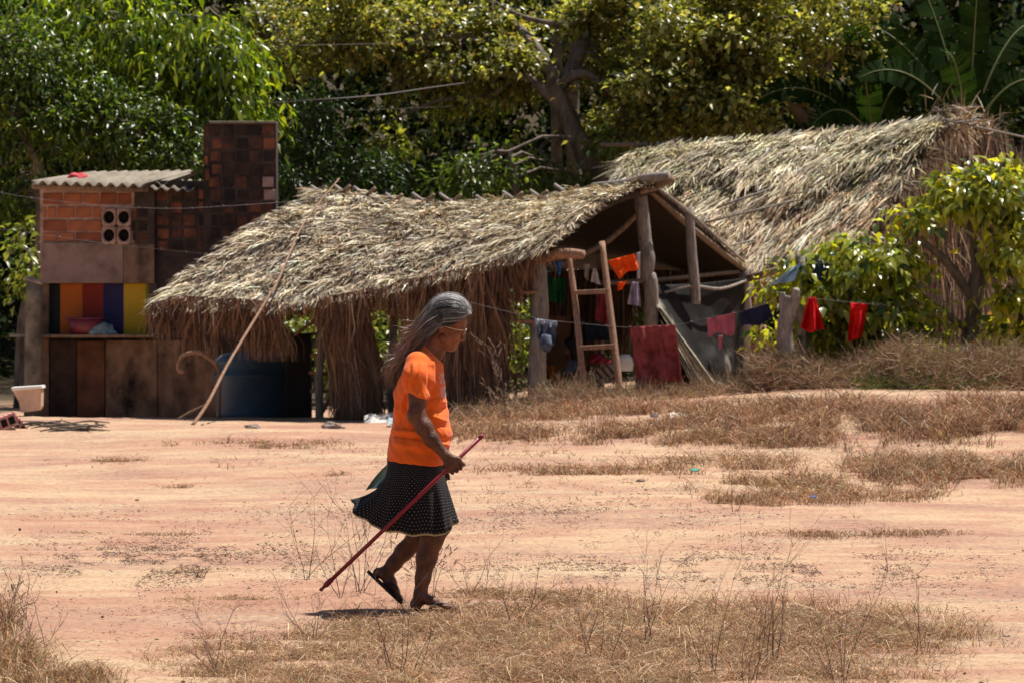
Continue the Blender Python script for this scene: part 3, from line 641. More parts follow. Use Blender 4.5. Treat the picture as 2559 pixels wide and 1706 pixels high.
# bundles of palm straw that hang down to the ground like pillars
for (x0, x1, x2, x3, yt, yb) in ((795, 925, 842, 945, 760, 1056), (1120, 1275, 1172, 1258, 700, 1045), (1110, 1180, 1096, 1150, 760, 1040)):
    n = 1500; f = RNG.random(n); t0 = x0+(x1-x0)*f; b0 = x2+(x3-x2)*f+RNG.normal(0, 8, n)
    Yc = float(eY((x0+x1)/2))+.25
    ph = (f-.5)*np.pi; Yd = Yc-.16*np.cos(ph)+RNG.normal(0, .03, n)
    W = lambda a, b, y: np.stack([(a-CX)/F*y, y, CAMH+(HY-b)/F*y], -1)
    ytop = yt+RNG.random(n)*120; ybot = np.minimum(ytop+100+260*RNG.random(n), yb)
    g = lambda yy: t0+(b0-t0)*smooth((yy-yt)/(yb-yt)*1.3)
    pts = np.stack([W(g(ytop), ytop, Yd), W(g(ytop+(ybot-ytop)*.35)+RNG.normal(0, 3, n), ytop+(ybot-ytop)*.35, Yd), W(g(ytop+(ybot-ytop)*.7)+RNG.normal(0, 5, n), ytop+(ybot-ytop)*.7, Yd), W(g(ybot)+RNG.normal(0, 9, n), ybot, Yd-.03)], 1)
    wd = .013*(.5+RNG.random(n))
    me = strips(pts, np.stack([wd, wd, wd*.8, wd*.3], 1), np.stack([np.ones(n), RNG.normal(0, .5, n), 0*f], -1), palette(n, FB, [4, 4, 1.6, 1.2], .22))
    o = link('straw_bundle', me, M['straw'], hut); o['kind'] = 'stuff'
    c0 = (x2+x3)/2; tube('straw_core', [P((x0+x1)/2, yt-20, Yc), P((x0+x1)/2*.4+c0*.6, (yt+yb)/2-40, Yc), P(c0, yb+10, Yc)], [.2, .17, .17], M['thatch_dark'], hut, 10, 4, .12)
# back of the hut: upright poles and hanging straw with gaps
hanging('back_straw', hut, [(1000, 700, 960, .4), (1180, 690, 980, .6), (1270, 690, 840, .3), (1340, 690, 800, .5), (1440, 680, 1000, 1.3), (1500, 680, 1000, 1.2), (1600, 680, 900, 1.5), (1640, 680, 1010, 2), (1860, 690, 1010, 1.8)],
        lambda px: np.interp(px, [1000, 1340, 1880], [54.8, 53.3, 51.9]), 2600, .02, FB, [4, 4, 1, .6], .1, .03)
for px, y0, y1, Yp, r in ((1345, 650, 1030, 48.3, .105), (1235, 690, 1040, 48.6, .06), (1130, 730, 1045, 49.0, .11), (800, 770, 1055, 50.3, .05), (1860, 690, 1000, 51.5, .075), (1500, 640, 1010, 53, .06), (980, 720, 1040, 52.8, .05)):
    tube('post', [P(px-2, y0-20, Yp), P(px+3, (y0*2+y1)/3, Yp), P(px-3, (y0+y1*2)/3, Yp), P(px, y1+25, Yp)], [r*.9, r, r*.95, r*1.05], M['wood_grey'], hut, 9, 4, .06)
# crooked king post and short post of the gable
tube('post', [P(1600, 490, 49.8), P(1606, 540, 49.75), P(1612, 600, 49.75), P(1619, 645, 49.7), P(1617, 685, 49.7), P(1628, 730, 49.7), P(1622, 1020, 49.7)], [.08, .078, .08, .088, .08, .085, .09], M['wood_grey'], hut, 10, 4, .03)
tube('post', [P(1722, 518, 50.2), P(1728, 620, 50.2), P(1736, 712, 50.2), P(1738, 760, 50.2)], [.055, .058, .062, .06], M['wood_grey'], hut, 8, 3, .05)
tube('ridge_pole', [HR[0]+Vector((-.2, .1, -.06))]+[p+Vector((0, 0, -.07)) for p in HR[2:-1]]+[P(1600, 474, 50.0), P(1676, 448, 49.4)], [.07]*len(HR[2:-1])+[.055, .065, .055], M['wood'], hut, 8, 3, .05)
tube('ridge_pole', [P(1480, 462, 50.2), P(1560, 458, 49.8), P(1610, 446, 49.6), P(1672, 440, 49.4)], [.02, .05, .06, .055], M['wood_grey'], hut, 8, 4, .05)
tube('eave_beam', [P(1200, 690, 48.5), P(1345, 648, 48.15), P(1400, 634, 48.0), P(1458, 636, 47.85)], [.05, .06, .065, .05], M['wood_warm'], hut, 9, 5, .06)
tube('rafter', [P(1620, 470, 49.9), P(1700, 545, 50.4), P(1790, 620, 51), P(1882, 690, 51.6)], [.04, .04, .038, .03], M['wood'], hut, 8, 5, .05)
tube('rafter', [P(1640, 468, 49.7), P(1720, 530, 50.1), P(1860, 655, 51.2)], [.022, .02, .015], M['wood_grey'], hut, 6, 4, .05)
tube('rafter', [P(1470, 512, 49.7), P(1590, 482, 49.6), P(1640, 470, 49.6)], [.02, .03, .03], M['wood'], hut, 6, 4, .05)
tube('rafter', [P(1625, 500, 50.5), P(1520, 600, 50.2), P(1400, 660, 49.6)], [.04, .04, .03], M['wood'], hut, 6, 3, .05)
tube('tie_beam', [P(1500, 708, 49.9), P(1640, 700, 50.2), P(1870, 676, 51.6)], [.03, .03, .025], M['wood'], hut, 6, 4, .05)
tube('tie_beam', [P(1620, 745, 49.9), P(1720, 715, 50.1), P(1800, 722, 50.6), P(1868, 700, 51.4)], [.018, .018, .018, .018], M['wood_grey'], hut, 6, 4, .03)
for (a, b, c, d, Yy) in ((1300, 730, 1345, 728, 48.2), (1280, 800, 1345, 802, 48.2), (775, 888, 850, 886, 50.4), (772, 930, 850, 934, 50.4), (775, 976, 850, 974, 50.4), (1250, 935, 1350, 938, 49), (735, 838, 810, 780, 50.6), (1330, 915, 1400, 914, 50.5), (800, 1040, 840, 960, 50.4)):
    tube('rail', [P(a, b, Yy), P((a+c)/2, (b+d)/2+2, Yy), P(c, d, Yy)], .022, M['wood_warm'], hut, 6, 2, .08)
for (px, py) in ((800, 480), (858, 478), (915, 488), (988, 500), (1062, 504), (1130, 505), (1215, 506), (1285, 498), (1350, 492), (1420, 484)):
    Yr = float(np.interp(px, [800, 1120, 1640], [53.0, 51.8, 49.9]))-.1; a = random.uniform(.7, 1.2)
    tube('ridge_stick', [P(px-30*a, py-20*a, Yr+.2), P(px+8, py+8, Yr)], [.022, .026], M['wood_grey'], hut, 5)
    tube('ridge_stick', [P(px+22*a, py-18*a, Yr-.1), P(px-8, py+8, Yr)], [.022, .03], M['wood'], hut, 5)

# ---- large hut behind
GR = [P(1592, 374, 60.0), P(1700, 360, 59.7), P(1850, 350, 59.3), P(2000, 338, 58.8), P(2150, 326, 58.2), P(2280, 312, 57.7), P(2388, 294, 57.3)]
GE = [P(1470, 640, 57.4), P(1560, 672, 56.9), P(1750, 690, 56.2), P(1900, 700, 55.8), P(2130, 650, 55.2)]
big = empty('thatched_hut', P(2000, 1000, 57)); tag(big, 'larger taller hut with long pale palm thatch behind the low hut and the leafy shrub', 'hut', 'thatched huts')
S2 = roof_surface(GR, GE, .1, [(.46, .13)])
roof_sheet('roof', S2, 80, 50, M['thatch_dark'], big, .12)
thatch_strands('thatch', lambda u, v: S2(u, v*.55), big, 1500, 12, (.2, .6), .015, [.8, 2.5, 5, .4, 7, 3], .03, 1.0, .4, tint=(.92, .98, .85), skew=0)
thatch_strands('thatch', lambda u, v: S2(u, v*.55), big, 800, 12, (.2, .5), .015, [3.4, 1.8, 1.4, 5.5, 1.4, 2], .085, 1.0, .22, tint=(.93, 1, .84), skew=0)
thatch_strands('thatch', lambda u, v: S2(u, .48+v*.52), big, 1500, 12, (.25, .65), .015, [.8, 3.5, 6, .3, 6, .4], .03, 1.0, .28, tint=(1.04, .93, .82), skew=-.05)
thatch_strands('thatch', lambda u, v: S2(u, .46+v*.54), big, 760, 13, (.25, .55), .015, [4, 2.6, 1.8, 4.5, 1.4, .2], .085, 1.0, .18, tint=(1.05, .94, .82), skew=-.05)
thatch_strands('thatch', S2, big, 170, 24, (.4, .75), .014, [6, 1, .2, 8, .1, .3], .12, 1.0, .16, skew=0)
GS = [P(2650, 500, 60.0), P(2140, 655, 55.2)]
def S2g(u, v):   # gable wall of hanging straw on the right
    v = np.asarray(v, float); u = np.asarray(u, float)
    t0 = curve_pts([P(2135, 655, 55.3), P(2240, 470, 56.3), P(2385, 285, 57.3), P(2480, 345, 58.2), P(2650, 440, 59.6)], u)
    b0 = curve_pts([P(2135, 960, 55.4), P(2650, 930, 59.0)], u); return t0*(1-v[..., None])+b0*v[..., None]
roof_sheet('gable_wall', S2g, 40, 20, M['thatch_dark'], big, .05)
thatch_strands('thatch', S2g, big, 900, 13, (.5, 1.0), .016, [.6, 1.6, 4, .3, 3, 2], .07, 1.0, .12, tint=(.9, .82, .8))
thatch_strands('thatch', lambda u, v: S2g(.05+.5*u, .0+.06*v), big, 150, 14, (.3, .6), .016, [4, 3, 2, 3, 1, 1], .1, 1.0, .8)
# frayed tuft of fronds at the ridge end
def ridge_tuft(c, n, L, spread):
    p = np.array(c)+RNG.normal(0, .1, (n, 3)); d = unit(np.stack([RNG.normal(.1, .7, n), RNG.normal(0, .5, n), RNG.normal(spread, .6, n)], -1)); l = L*(.4+RNG.random(n))
    pts = np.stack([p, p+d*(l*.5)[:, None], p+d*l[:, None]-np.array([0, 0, .12])*l[:, None]], 1); w = .014*(.6+RNG.random(n))
    o = link('frond_tuft', strips(pts, np.stack([w, w, w*.2], 1), RNG.normal(size=(n, 3)), palette(n, STRAWS, [4, 3, 2, 2, 2, 2], .15)), M['straw'], big); o['kind'] = 'stuff'
ridge_tuft(P(2400, 300, 57.2), 150, .24, -.3); ridge_tuft(P(2335, 282, 57.3), 22, .26, 1.3); ridge_tuft(P(2462, 318, 57.8), 80, .26, .5)
tube('ridge_pole', [P(1500, 362, 60.3), P(1620, 362, 60.1)], [.03, .035], M['wood'], big, 7)
for (a, b, c, d, Yy) in ((1690, 648, 1885, 600, 55.5), (1790, 520, 1930, 470, 56), (1750, 560, 1990, 500, 56), (2330, 278, 2440, 268, 57.2), (2360, 300, 2600, 352, 57), (2340, 312, 2450, 300, 57)):
    tube('lath', [P(a, b, Yy), P(c, d, Yy)], .014, M['wood_grey'], big, 5)
for px, y0, Yp in ((2150, 640, 55.6), (2480, 360, 58.6)):
    tube('post', [P(px, y0, Yp), P(px, 1000, Yp)], .08, M['wood'], big, 8, 3, .05)
# ================================================================== BRICK HOUSE
YB = 53.6
def pbox(name, x0, x1, y0, y1, Yf, dep, mat, parent=None, bev=0.0, jit=0.0):
    a = P(x0, y1, Yf); b = P(x1, y0, Yf)
    return box(name, (a.x, Yf, a.z), (b.x, Yf+dep, b.z), mat, parent, bev, jit)
M['brick_new'] = solid('brick_new', (0.36, 0.125, 0.06), 0.85, 0.3, 5, 0.5, 60, c2=(0.24, 0.08, 0.045))
M['brick_mid'] = solid('brick_mid', (0.20, 0.065, 0.035), 0.9, 0.4, 4, 0.6, 60, c2=(0.05, 0.024, 0.018))
M['brick_old'] = solid('brick_old', (0.27, 0.085, 0.045), 0.9, 0.4, 5, 0.5, 60, c2=(0.16, 0.055, 0.035))
M['brick_soot'] = solid('brick_soot', (0.055, 0.032, 0.026), 0.95, 0.5, 6, 0.7, 60, c2=(0.022, 0.015, 0.014))
M['brick_pink'] = solid('brick_pink', (0.38, 0.24, 0.21), 0.9, 0.3, 6, 0.5, 60)
M['mortar'] = solid('mortar', (0.46, 0.30, 0.24), 0.95, 0.3, 9, 0.8, 70)
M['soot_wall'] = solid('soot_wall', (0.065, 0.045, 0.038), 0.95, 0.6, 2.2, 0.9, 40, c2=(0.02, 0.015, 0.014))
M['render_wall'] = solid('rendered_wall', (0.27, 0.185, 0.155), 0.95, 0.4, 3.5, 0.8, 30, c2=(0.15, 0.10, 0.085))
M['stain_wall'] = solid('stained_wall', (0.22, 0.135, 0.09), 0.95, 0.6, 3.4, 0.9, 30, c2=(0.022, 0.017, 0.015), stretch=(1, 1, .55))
M['concrete'] = solid('concrete', (0.36, 0.30, 0.26), 0.9, 0.35, 5, 0.8, 40)
M['concrete_dark'] = solid('old_concrete', (0.20, 0.17, 0.13), 0.9, 0.45, 4, 0.8, 40)
house = empty('brick_house', P(400, 1048, YB)); tag(house, 'small sooty brick house with corrugated roof, brick tower and coloured striped cloth in its opening', 'house')
pbox('wall', 100, 385, 470, 708, YB, 2.2, M['mortar'], house)
pbox('wall', 100, 122, 708, 1052, YB, 2.2, M['stain_wall'], house)
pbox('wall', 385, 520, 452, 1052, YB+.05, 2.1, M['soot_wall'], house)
pbox('wall', 336, 386, 470, 612, YB-.03, .3, M['soot_wall'], house)
pbox('plaster_band', 104, 308, 606, 708, YB-.05, .06, M['render_wall'], house, .01)
pbox('plaster_band', 308, 386, 610, 708, YB-.04, .06, M['stain_wall'], house, .01)
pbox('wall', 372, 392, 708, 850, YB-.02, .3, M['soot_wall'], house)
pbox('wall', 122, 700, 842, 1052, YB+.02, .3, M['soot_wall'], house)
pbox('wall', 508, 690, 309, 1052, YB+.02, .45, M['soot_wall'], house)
pbox('wall', 120, 390, 700, 850, YB+1.2, .1, M['soot_wall'], house)
pbox('cap_stone', 522, 690, 303, 309, YB-.04, .52, M['concrete_dark'], house, .005)
# panels below the shelf
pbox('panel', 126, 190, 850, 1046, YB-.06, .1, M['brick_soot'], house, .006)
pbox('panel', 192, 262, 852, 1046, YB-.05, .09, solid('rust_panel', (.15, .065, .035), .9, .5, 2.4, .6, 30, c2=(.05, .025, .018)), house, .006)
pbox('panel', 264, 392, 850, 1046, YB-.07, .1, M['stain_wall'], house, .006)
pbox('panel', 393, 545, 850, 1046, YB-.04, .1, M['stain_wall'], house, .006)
# bricks: four clean courses left of the vents, sooty courses beyond
brick_me = {}
def sootmat():
    m, nt, b = newmat('sooty_brick'); ob = N(nt, 'ShaderNodeObjectInfo'); ge = N(nt, 'ShaderNodeNewGeometry')
    n1 = N(nt, 'ShaderNodeTexNoise', ins={'Scale': 2.6, 'Detail': 6, 'Roughness': .7}); nt.links.new(ge.outputs['Position'], n1.inputs[0])
    a = N(nt, 'ShaderNodeMath', operation='MULTIPLY_ADD'); a.inputs[1].default_value = .30; nt.links.new(ob.outputs['Random'], a.inputs[0]); nt.links.new(n1.outputs[0], a.inputs[2])
    r = ramp(nt, [(.50, (.016, .012, .011)), (.62, (.05, .026, .019)), (.74, (.13, .045, .026)), (.86, (.26, .085, .04))]); nt.links.new(a.outputs[0], r.inputs[0]); nt.links.new(r.outputs[0], b.inputs['Base Color']); b.inputs['Roughness'].default_value = .95
    n2 = N(nt, 'ShaderNodeTexNoise', ins={'Scale': 45, 'Detail': 4}); nt.links.new(ge.outputs['Position'], n2.inputs[0]); bp = N(nt, 'ShaderNodeBump', ins={'Strength': .8, 'Distance': .01}); nt.links.new(n2.outputs[0], bp.inputs['Height']); nt.links.new(bp.outputs[0], b.inputs['Normal'])
    return m
M['brick_tower'] = sootmat()
def brick(x0, x1, y0, y1, mat, Yf, proud=.03):
    if mat in ('brick_soot', 'brick_mid') or (mat == 'brick_new' and x0 > 400): mat = 'brick_tower'; proud = .012; x0 += random.uniform(-2, 3); x1 += random.uniform(-3, 2); y0 += random.uniform(-1.5, 2); y1 += random.uniform(-2, 1.5)
    a = P(x0, y1, Yf); b = P(x1, y0, Yf); w, h = b.x-a.x, b.z-a.z
    key = (mat, round(w, 2), round(h, 2))
    if key not in brick_me:
        bm = bmesh.new(); bmesh.ops.create_cube(bm, size=1)
        for v in bm.verts: v.co = Vector((v.co.x*w, v.co.y*.1, v.co.z*h))
        bmesh.ops.bevel(bm, geom=bm.edges[:], offset=.006, segments=1, affect='EDGES')
        me = bpy.data.meshes.new('brick'); bm.to_mesh(me); bm.free(); me.materials.append(M[mat]); brick_me[key] = me
    o = bpy.data.objects.new('brick', brick_me[key]); COL.objects.link(o); o.parent = house
    o.location = Vector(((a.x+b.x)/2, Yf+.05-proud+random.uniform(-.006, .006), (a.z+b.z)/2))-house.location
    o.rotation_euler = (random.uniform(-.01, .01), random.uniform(-.012, .012), random.uniform(-.02, .02))
rows = [(483, 511), (517, 544), (550, 578), (582, 603)]
cuts = [[106, 158, 206, 249, 292, 330], [106, 118, 142, 188, 230, 253], [106, 168, 213, 256], [106, 144, 188, 253]]
for (y0, y1), c in zip(rows, cuts):
    for i in range(len(c)-1):
        mt = random.choice(['brick_new', 'brick_new', 'brick_old']); brick(c[i]+2, c[i+1]-2, y0, y1, mt, YB, .012)
for (y0, y1) in rows[1:]:
    brick(330, 341, y0, y1, 'brick_mid', YB-.03, .03)
    brick(348, 368, y0+2, y1, random.choice(['brick_soot', 'brick_mid']), YB-.03, .03)
for j in range(5):
    for i in range(5):
        x = 392+i*35+random.uniform(-2, 2); y = 474+j*32
        if j == 1 and i in (0, 2): continue
        mt = 'brick_mid' if random.random() < (.75 if j in (2, 3) else .3) else 'brick_soot'
        if x < 500: brick(x, x+29, y, y+25, mt, YB+.05, .03)
for j in range(12):
    for i in range(5 if j > 3 else 5):
        x = 524+i*33+(8 if j % 2 else 0)*.5; y = 314+j*32; x1 = min(x+28, 690)
        if y > 655: continue
        mt = random.choices(['brick_soot', 'brick_mid', 'brick_new'], [5, 3, .35])[0]
        if i == 4 and j in (4, 5): mt = 'brick_pink'
        if x1-x > 8: brick(x, x1, y, y+26, mt, YB+.02, .03)
for j in range(4): brick(509, 521, 316+j*36, 343+j*36, 'brick_mid' if j % 2 == 0 else 'brick_soot', YB+.02, .03)
# four round vent blocks
def vent(cx, cy, r):
    s = F/YB; seg = 20; c = P(cx, cy, YB-.12); hw, hh = 17.5/s, 22.5/s; R = r/s; dep = .115
    V = []; Q = []; T = []
    for k in range(seg):
        t = 2*math.pi*(k+.5)/seg; ct, st = math.cos(t), math.sin(t)
        k_ = min(hw/abs(ct) if abs(ct) > 1e-6 else 9, hh/abs(st) if abs(st) > 1e-6 else 9)
        V += [(c.x+ct*k_, c.y+.012, c.z+st*k_), (c.x+ct*R*1.06, c.y-.012, c.z+st*R*1.22), (c.x+ct*R*.86, c.y, c.z+st*R*1.0), (c.x+ct*R*.8, c.y+dep, c.z+st*R*.92), (c.x+ct*k_, c.y+dep, c.z+st*k_)]
    for k in range(seg):
        a = k*5; b = ((k+1) % seg)*5
        for q in range(4): Q.append((a+q, a+q+1, b+q+1, b+q))
    V.append((c.x, c.y+dep-.01, c.z)); n = len(V)-1
    for k in range(seg): T.append((k*5+3, n, ((k+1) % seg)*5+3))
    o = link('vent_block', mesh_np(V, Q, T), M['mortar'], house)
    # near-black disc: shade inside the hole put in as colour
    tube('vent_shade', [(c.x, c.y+dep-.05, c.z), (c.x, c.y+dep-.02, c.z)], R*.84, M_shade, o, 14)
M_shade = solid('hole_shade', (0.012, 0.010, 0.009), 1, .2, 4, 0)  # near-black colour standing in for shade inside holes
for cx in (272, 309):
    for cy in (543, 588): vent(cx, cy, 16)
# corrugated fibre-cement roof, seen rising to the right
def corrugated(A, B, C, D, waves, amp, nlen, mat, name, parent, thick=.012):
    """A,B front edge; D,C back edge"""
    nw = waves*8; V = []; up = Vector((0, 0, 1))
    for s in (0, 1):
        for j in range(nlen+1):
            v = j/nlen
            for i in range(nw+1):
                u = i/nw; p = (A*(1-u)+B*u)*(1-v)+(D*(1-u)+C*u)*v
                V.append(tuple(p+up*(amp*math.cos(2*math.pi*u*waves)-s*thick)))
    n1 = (nw+1)*(nlen+1); Q = []
    for j in range(nlen):
        for i in range(nw):
            a = j*(nw+1)+i; Q.append((a, a+1, a+nw+2, a+nw+1)); Q.append((a+n1+nw+1, a+n1+nw+2, a+n1+1, a+n1))
    for i in range(nw): Q.append((i, i+n1, i+1+n1, i+1)); b = nlen*(nw+1); Q.append((b+i+1, b+i+1+n1, b+i+n1, b+i))
    return link(name, mesh_np(V, Q), mat, parent, True)
M['fibre'] = solid('fibre_cement', (0.23, 0.195, 0.15), 0.9, 0.35, 4, 0.5, 40, c2=(0.14, 0.11, 0.085), stretch=(1, .3, 1))
rf = corrugated(P(78, 456, 53.1), P(362, 464, 53.1), P(500, 428, 55.9), P(238, 432, 56.3), 10, .026, 8, M['fibre'], 'roof', house)
corrugated(P(362, 462, 53.6), P(420, 458, 53.6), P(498, 432, 55.3), P(440, 432, 55.5), 2, .026, 4, M['fibre'], 'roof', house)
corrugated(P(376, 470, 53.3), P(484, 476, 53.3), P(500, 452, 54.6), P(400, 450, 54.6), 4, .022, 3, M['concrete_dark'], 'roof', house)
tube('rafter', [P(80, 466, 53.35), P(370, 474, 53.35)], .035, M['wood'], house, 6)
# striped cloth in the opening: six stripes
m_st, nt_, b_ = newmat('striped_cloth')
tc_ = N(nt_, 'ShaderNodeTexCoord'); sp_ = N(nt_, 'ShaderNodeSeparateXYZ'); nt_.links.new(tc_.outputs['Object'], sp_.inputs[0])
xa, xb = P(105, 0, YB).x, P(382, 0, YB).x
mr_ = N(nt_, 'ShaderNodeMapRange', ins={'From Min': xa, 'From Max': xb}); nt_.links.new(sp_.outputs[0], mr_.inputs[0])
fr = lambda x: (x-105)/277.0
r_ = ramp(nt_, [(0, (0.02, 0.022, 0.018)), (fr(148), (0.62, 0.15, 0.015)), (fr(203), (0.30, 0.03, 0.015)), (fr(255), (0.03, 0.025, 0.10)), (fr(307), (0.68, 0.42, 0.025)), (fr(362), (0.22, 0.26, 0.015))], 'CONSTANT')
nt_.links.new(mr_.outputs[0], r_.inputs[0]); nt_.links.new(r_.outputs[0], b_.inputs['Base Color']); b_.inputs['Roughness'].default_value = .8
wv = N(nt_, 'ShaderNodeTexWave', ins={'Scale': 60, 'Distortion': 1}); nt_.links.new(tc_.outputs['Object'], wv.inputs[0])
bp_ = N(nt_, 'ShaderNodeBump', ins={'Strength': .3, 'Distance': .01}); nt_.links.new(wv.outputs[0], bp_.inputs['Height']); nt_.links.new(bp_.outputs[0], b_.inputs['Normal'])
def cloth(name, label, cat, corners, Y, mat, folds=3, amp=.03, group=None, parent=None, nu=26, nv=26, sag=0.0, seed=1, drop=0.0, hem=0.0, kind=None, Yb=None):
    """hanging cloth from four pixel corners (tl, tr, br, bl)"""
    tl, tr, br, bl = corners; Yb = Y if Yb is None else Yb
    V = []
    for j in range(nv+1):
        v = j/nv
        for i in range(nu+1):
            u = i/nu
            px = (tl[0]*(1-u)+tr[0]*u)*(1-v)+(bl[0]*(1-u)+br[0]*u)*v; py = (tl[1]*(1-u)+tr[1]*u)*(1-v)+(bl[1]*(1-u)+br[1]*u)*v
            py += sag*4*u*(1-u)*(1-v)+hem*math.sin(u*7+seed)*v
            w = amp*(.35+.65*v)*(math.sin(u*folds*2*math.pi+seed+v*1.4)+.4*math.sin(u*folds*4.7*math.pi+seed*2-v))+amp*.8*mnoise.noise(Vector((u*3, v*3, seed)))
            V.append(P(px, py, (Y*(1-v)+Yb*v)+w))
    n = len(V); V2 = [v+Vector((0, .006, 0)) for v in V]
    Q = [];
    for j in range(nv):
        for i in range(nu):
            a = j*(nu+1)+i; Q.append((a, a+1, a+nu+2, a+nu+1)); Q.append((a+n+nu+1, a+n+nu+2, a+n+1, a+n))
    rim = [i for i in range(nu+1)]+[k*(nu+1)+nu for k in range(1, nv+1)]+[nv*(nu+1)+i for i in range(nu-1, -1, -1)]+[k*(nu+1) for k in range(nv-1, 0, -1)]
    for i in range(len(rim)): a, b = rim[i], rim[(i+1) % len(rim)]; Q.append((a, a+n, b+n, b))
    o = link(name, mesh_np([tuple(v) for v in V+V2], Q), mat, parent, True)
    if label: tag(o, label, cat, group, kind)
    return o
cloth('curtain', 'cloth of wide black, orange, red, navy, yellow and green stripes in the brick house opening', 'curtain', ((106, 708), (384, 708), (383, 842), (106, 842)), YB+.12, m_st, 2, .015)
shelf = pbox('shelf', 96, 384, 836, 843, YB-.42, .5, M['wood'], None, .004); tag(shelf, 'long dark wooden shelf below the striped cloth of the brick house', 'shelf')
sl_ = pbox('plank', 22, 98, 835, 842, YB-.5, .3, M['wood_grey'], None, .004); tag(sl_, 'sunlit grey plank end sticking out left of the concrete post', 'plank')
def lathe(name, prof, c, mat, parent=None, seg=24, sx=1, sy=1):
    V = []; Q = []
    for (r, z) in prof:
        for k in range(seg):
            t = 2*math.pi*k/seg; V.append((c[0]+r*sx*math.cos(t), c[1]+r*sy*math.sin(t), c[2]+z))
    for i in range(len(prof)-1):
        for k in range(seg):
            k2 = (k+1) % seg; Q.append((i*seg+k, i*seg+k2, (i+1)*seg+k2, (i+1)*seg+k))
    return link(name, mesh_np(V, Q), mat, parent, True)
def plast(name, c, rough=.45): return solid(name, c, rough, .15, 5, .1, 30, spec=.4)
c = P(215, 836, YB-.2); bas = empty('plastic_basin', c); tag(bas, 'dull purple-red plastic basin on the shelf before the striped cloth', 'basin')
lathe('bowl', [(0, .0), (.19, .0), (.235, .2), (.22, .2), (.18, .02), (0, .02)], c, plast('basin_plastic', (.20, .035, .05)), bas)
lathe('rim', [(.235, .19), (.262, .2), (.262, .215), (.23, .215)], c, plast('basin_rim', (.14, .03, .07)), bas)
def heap(name, label, cat, c, rx, ry, rz, mat, seed=0, n=3):
    bm = bmesh.new(); bmesh.ops.create_icosphere(bm, subdivisions=4, radius=1)
    for v in bm.verts:
        d = 1+.38*mnoise.noise(v.co*1.7+Vector((seed, 0, 0)))+.22*abs(mnoise.noise(v.co*4+Vector((seed, 3, 0))))
        v.co = Vector((v.co.x*rx*d, v.co.y*ry*d, max(v.co.z, -.15)*rz*d))+Vector(c)
    o = bm_obj(name, bm, mat, None, True); tag(o, label, cat); return o
heap('cloth', 'pale blue cloth heaped on the shelf before the navy stripe', 'cloth', P(250, 832, YB-.3), .17, .1, .13, solid('pale_blue_cloth', (.18, .27, .32), .85, .3, 6, .3), 2)
heap('red_cloth', 'crumpled pink-red cloth lying on the corrugated roof', 'cloth', P(194, 447, 54.3), .14, .12, .07, solid('red_cloth', (.5, .06, .07), .8, .3, 6, .3), 5)

# ================================================================== YARD THINGS BY THE HOUSE
post = empty('concrete_post', P(82, 1050, 53.0)); tag(post, 'round grey concrete post left of the brick house corner', 'post')
tube('shaft', [P(82, 1050, 53), P(83, 870, 53), P(86, 702, 53)], [.115, .105, .1], M['concrete_dark'], post, 16, 3, .02)
tube('cap', [P(85, 706, 53), P(88, 696, 53)], [.12, .11], M['concrete'], post, 12)
# broken pale tub on the left
tub = empty('broken_tub', P(70, 1030, 51.5)); tag(tub, 'broken pale pink tub with white rim beside the house corner', 'tub')
def prism(name, pts, Yf, dep, mat, parent=None, bev=.006):
    bm = bmesh.new(); vs = [bm.verts.new(P(x, y, Yf)) for x, y in pts]; f = bm.faces.new(vs)
    r = bmesh.ops.extrude_face_region(bm, geom=[f]); 
    for g in r['geom']:
        if isinstance(g, bmesh.types.BMVert): g.co.y += dep
    bmesh.ops.recalc_face_normals(bm, faces=bm.faces[:])
    if bev: bmesh.ops.bevel(bm, geom=bm.edges[:], offset=bev, segments=1, affect='EDGES')
    return bm_obj(name, bm, mat, parent)
M['pale_pink'] = solid('pale_pink_plaster', (.62, .42, .33), .8, .15, 5, .4, 30)
prism('side', [(30, 972), (103, 972), (102, 1015), (97, 1024), (72, 1028), (52, 1030), (47, 1002), (38, 988)], 51.5, .3, M['pale_pink'], tub)
prism('rim', [(27, 967), (104, 962), (106, 970), (30, 975)], 51.45, .38, solid('white_rim', (.8, .78, .76), .4, .05, 5, .1), tub)
# ridged clay bricks leaning in the bottom left corner
M['pink_brick'] = solid('pink_clay', (.62, .30, .27), .9, .2, 8, .4, 50)
def hollow_brick(c, L, W, H, rot, label):
    e = empty('hollow_brick', c); tag(e, label, 'brick', 'hollow clay bricks')
    bm = bmesh.new(); n = 6; prof = []
    for i in range(n):
        x0 = -L/2+L*i/n; prof += [(x0, H/2), (x0+L/n*.55, H/2), (x0+L/n*.6, H/2-.014), (x0+L/n*.97, H/2-.014)]
    prof += [(L/2, H/2), (L/2, -H/2), (-L/2, -H/2)]
    vs = [bm.verts.new((x, -W/2, z)) for x, z in prof]; f = bm.faces.new(vs); r = bmesh.ops.extrude_face_region(bm, geom=[f])
    for g in r['geom']:
        if isinstance(g, bmesh.types.BMVert): g.co.y += W
    bmesh.ops.recalc_face_normals(bm, faces=bm.faces[:])
    R = Matrix.Rotation(rot[2], 3, 'Z') @ Matrix.Rotation(rot[1], 3, 'Y')
    for v in bm.verts: v.co = R @ v.co+Vector(c)
    bm_obj('brick_body', bm, M['pink_brick'], e)
    bm = bmesh.new()
    for k in (-1, 0, 1):
        q = bmesh.ops.create_cube(bm, size=1)['verts']
        for v in q: v.co = R @ Vector((v.co.x*L*.22+k*L*.3, v.co.y*.01-W/2-.002, v.co.z*H*.6))+Vector(c)
    bm_obj('cavity_shade', bm, M_shade, e)  # near-black blocks on the end face paint the shade of the hollows
hollow_brick(P(46, 1058, 46.6), .24, .2, .11, (0, math.radians(48), .1), 'pink ridged hollow brick leaning at the left edge, rightmost of the two')
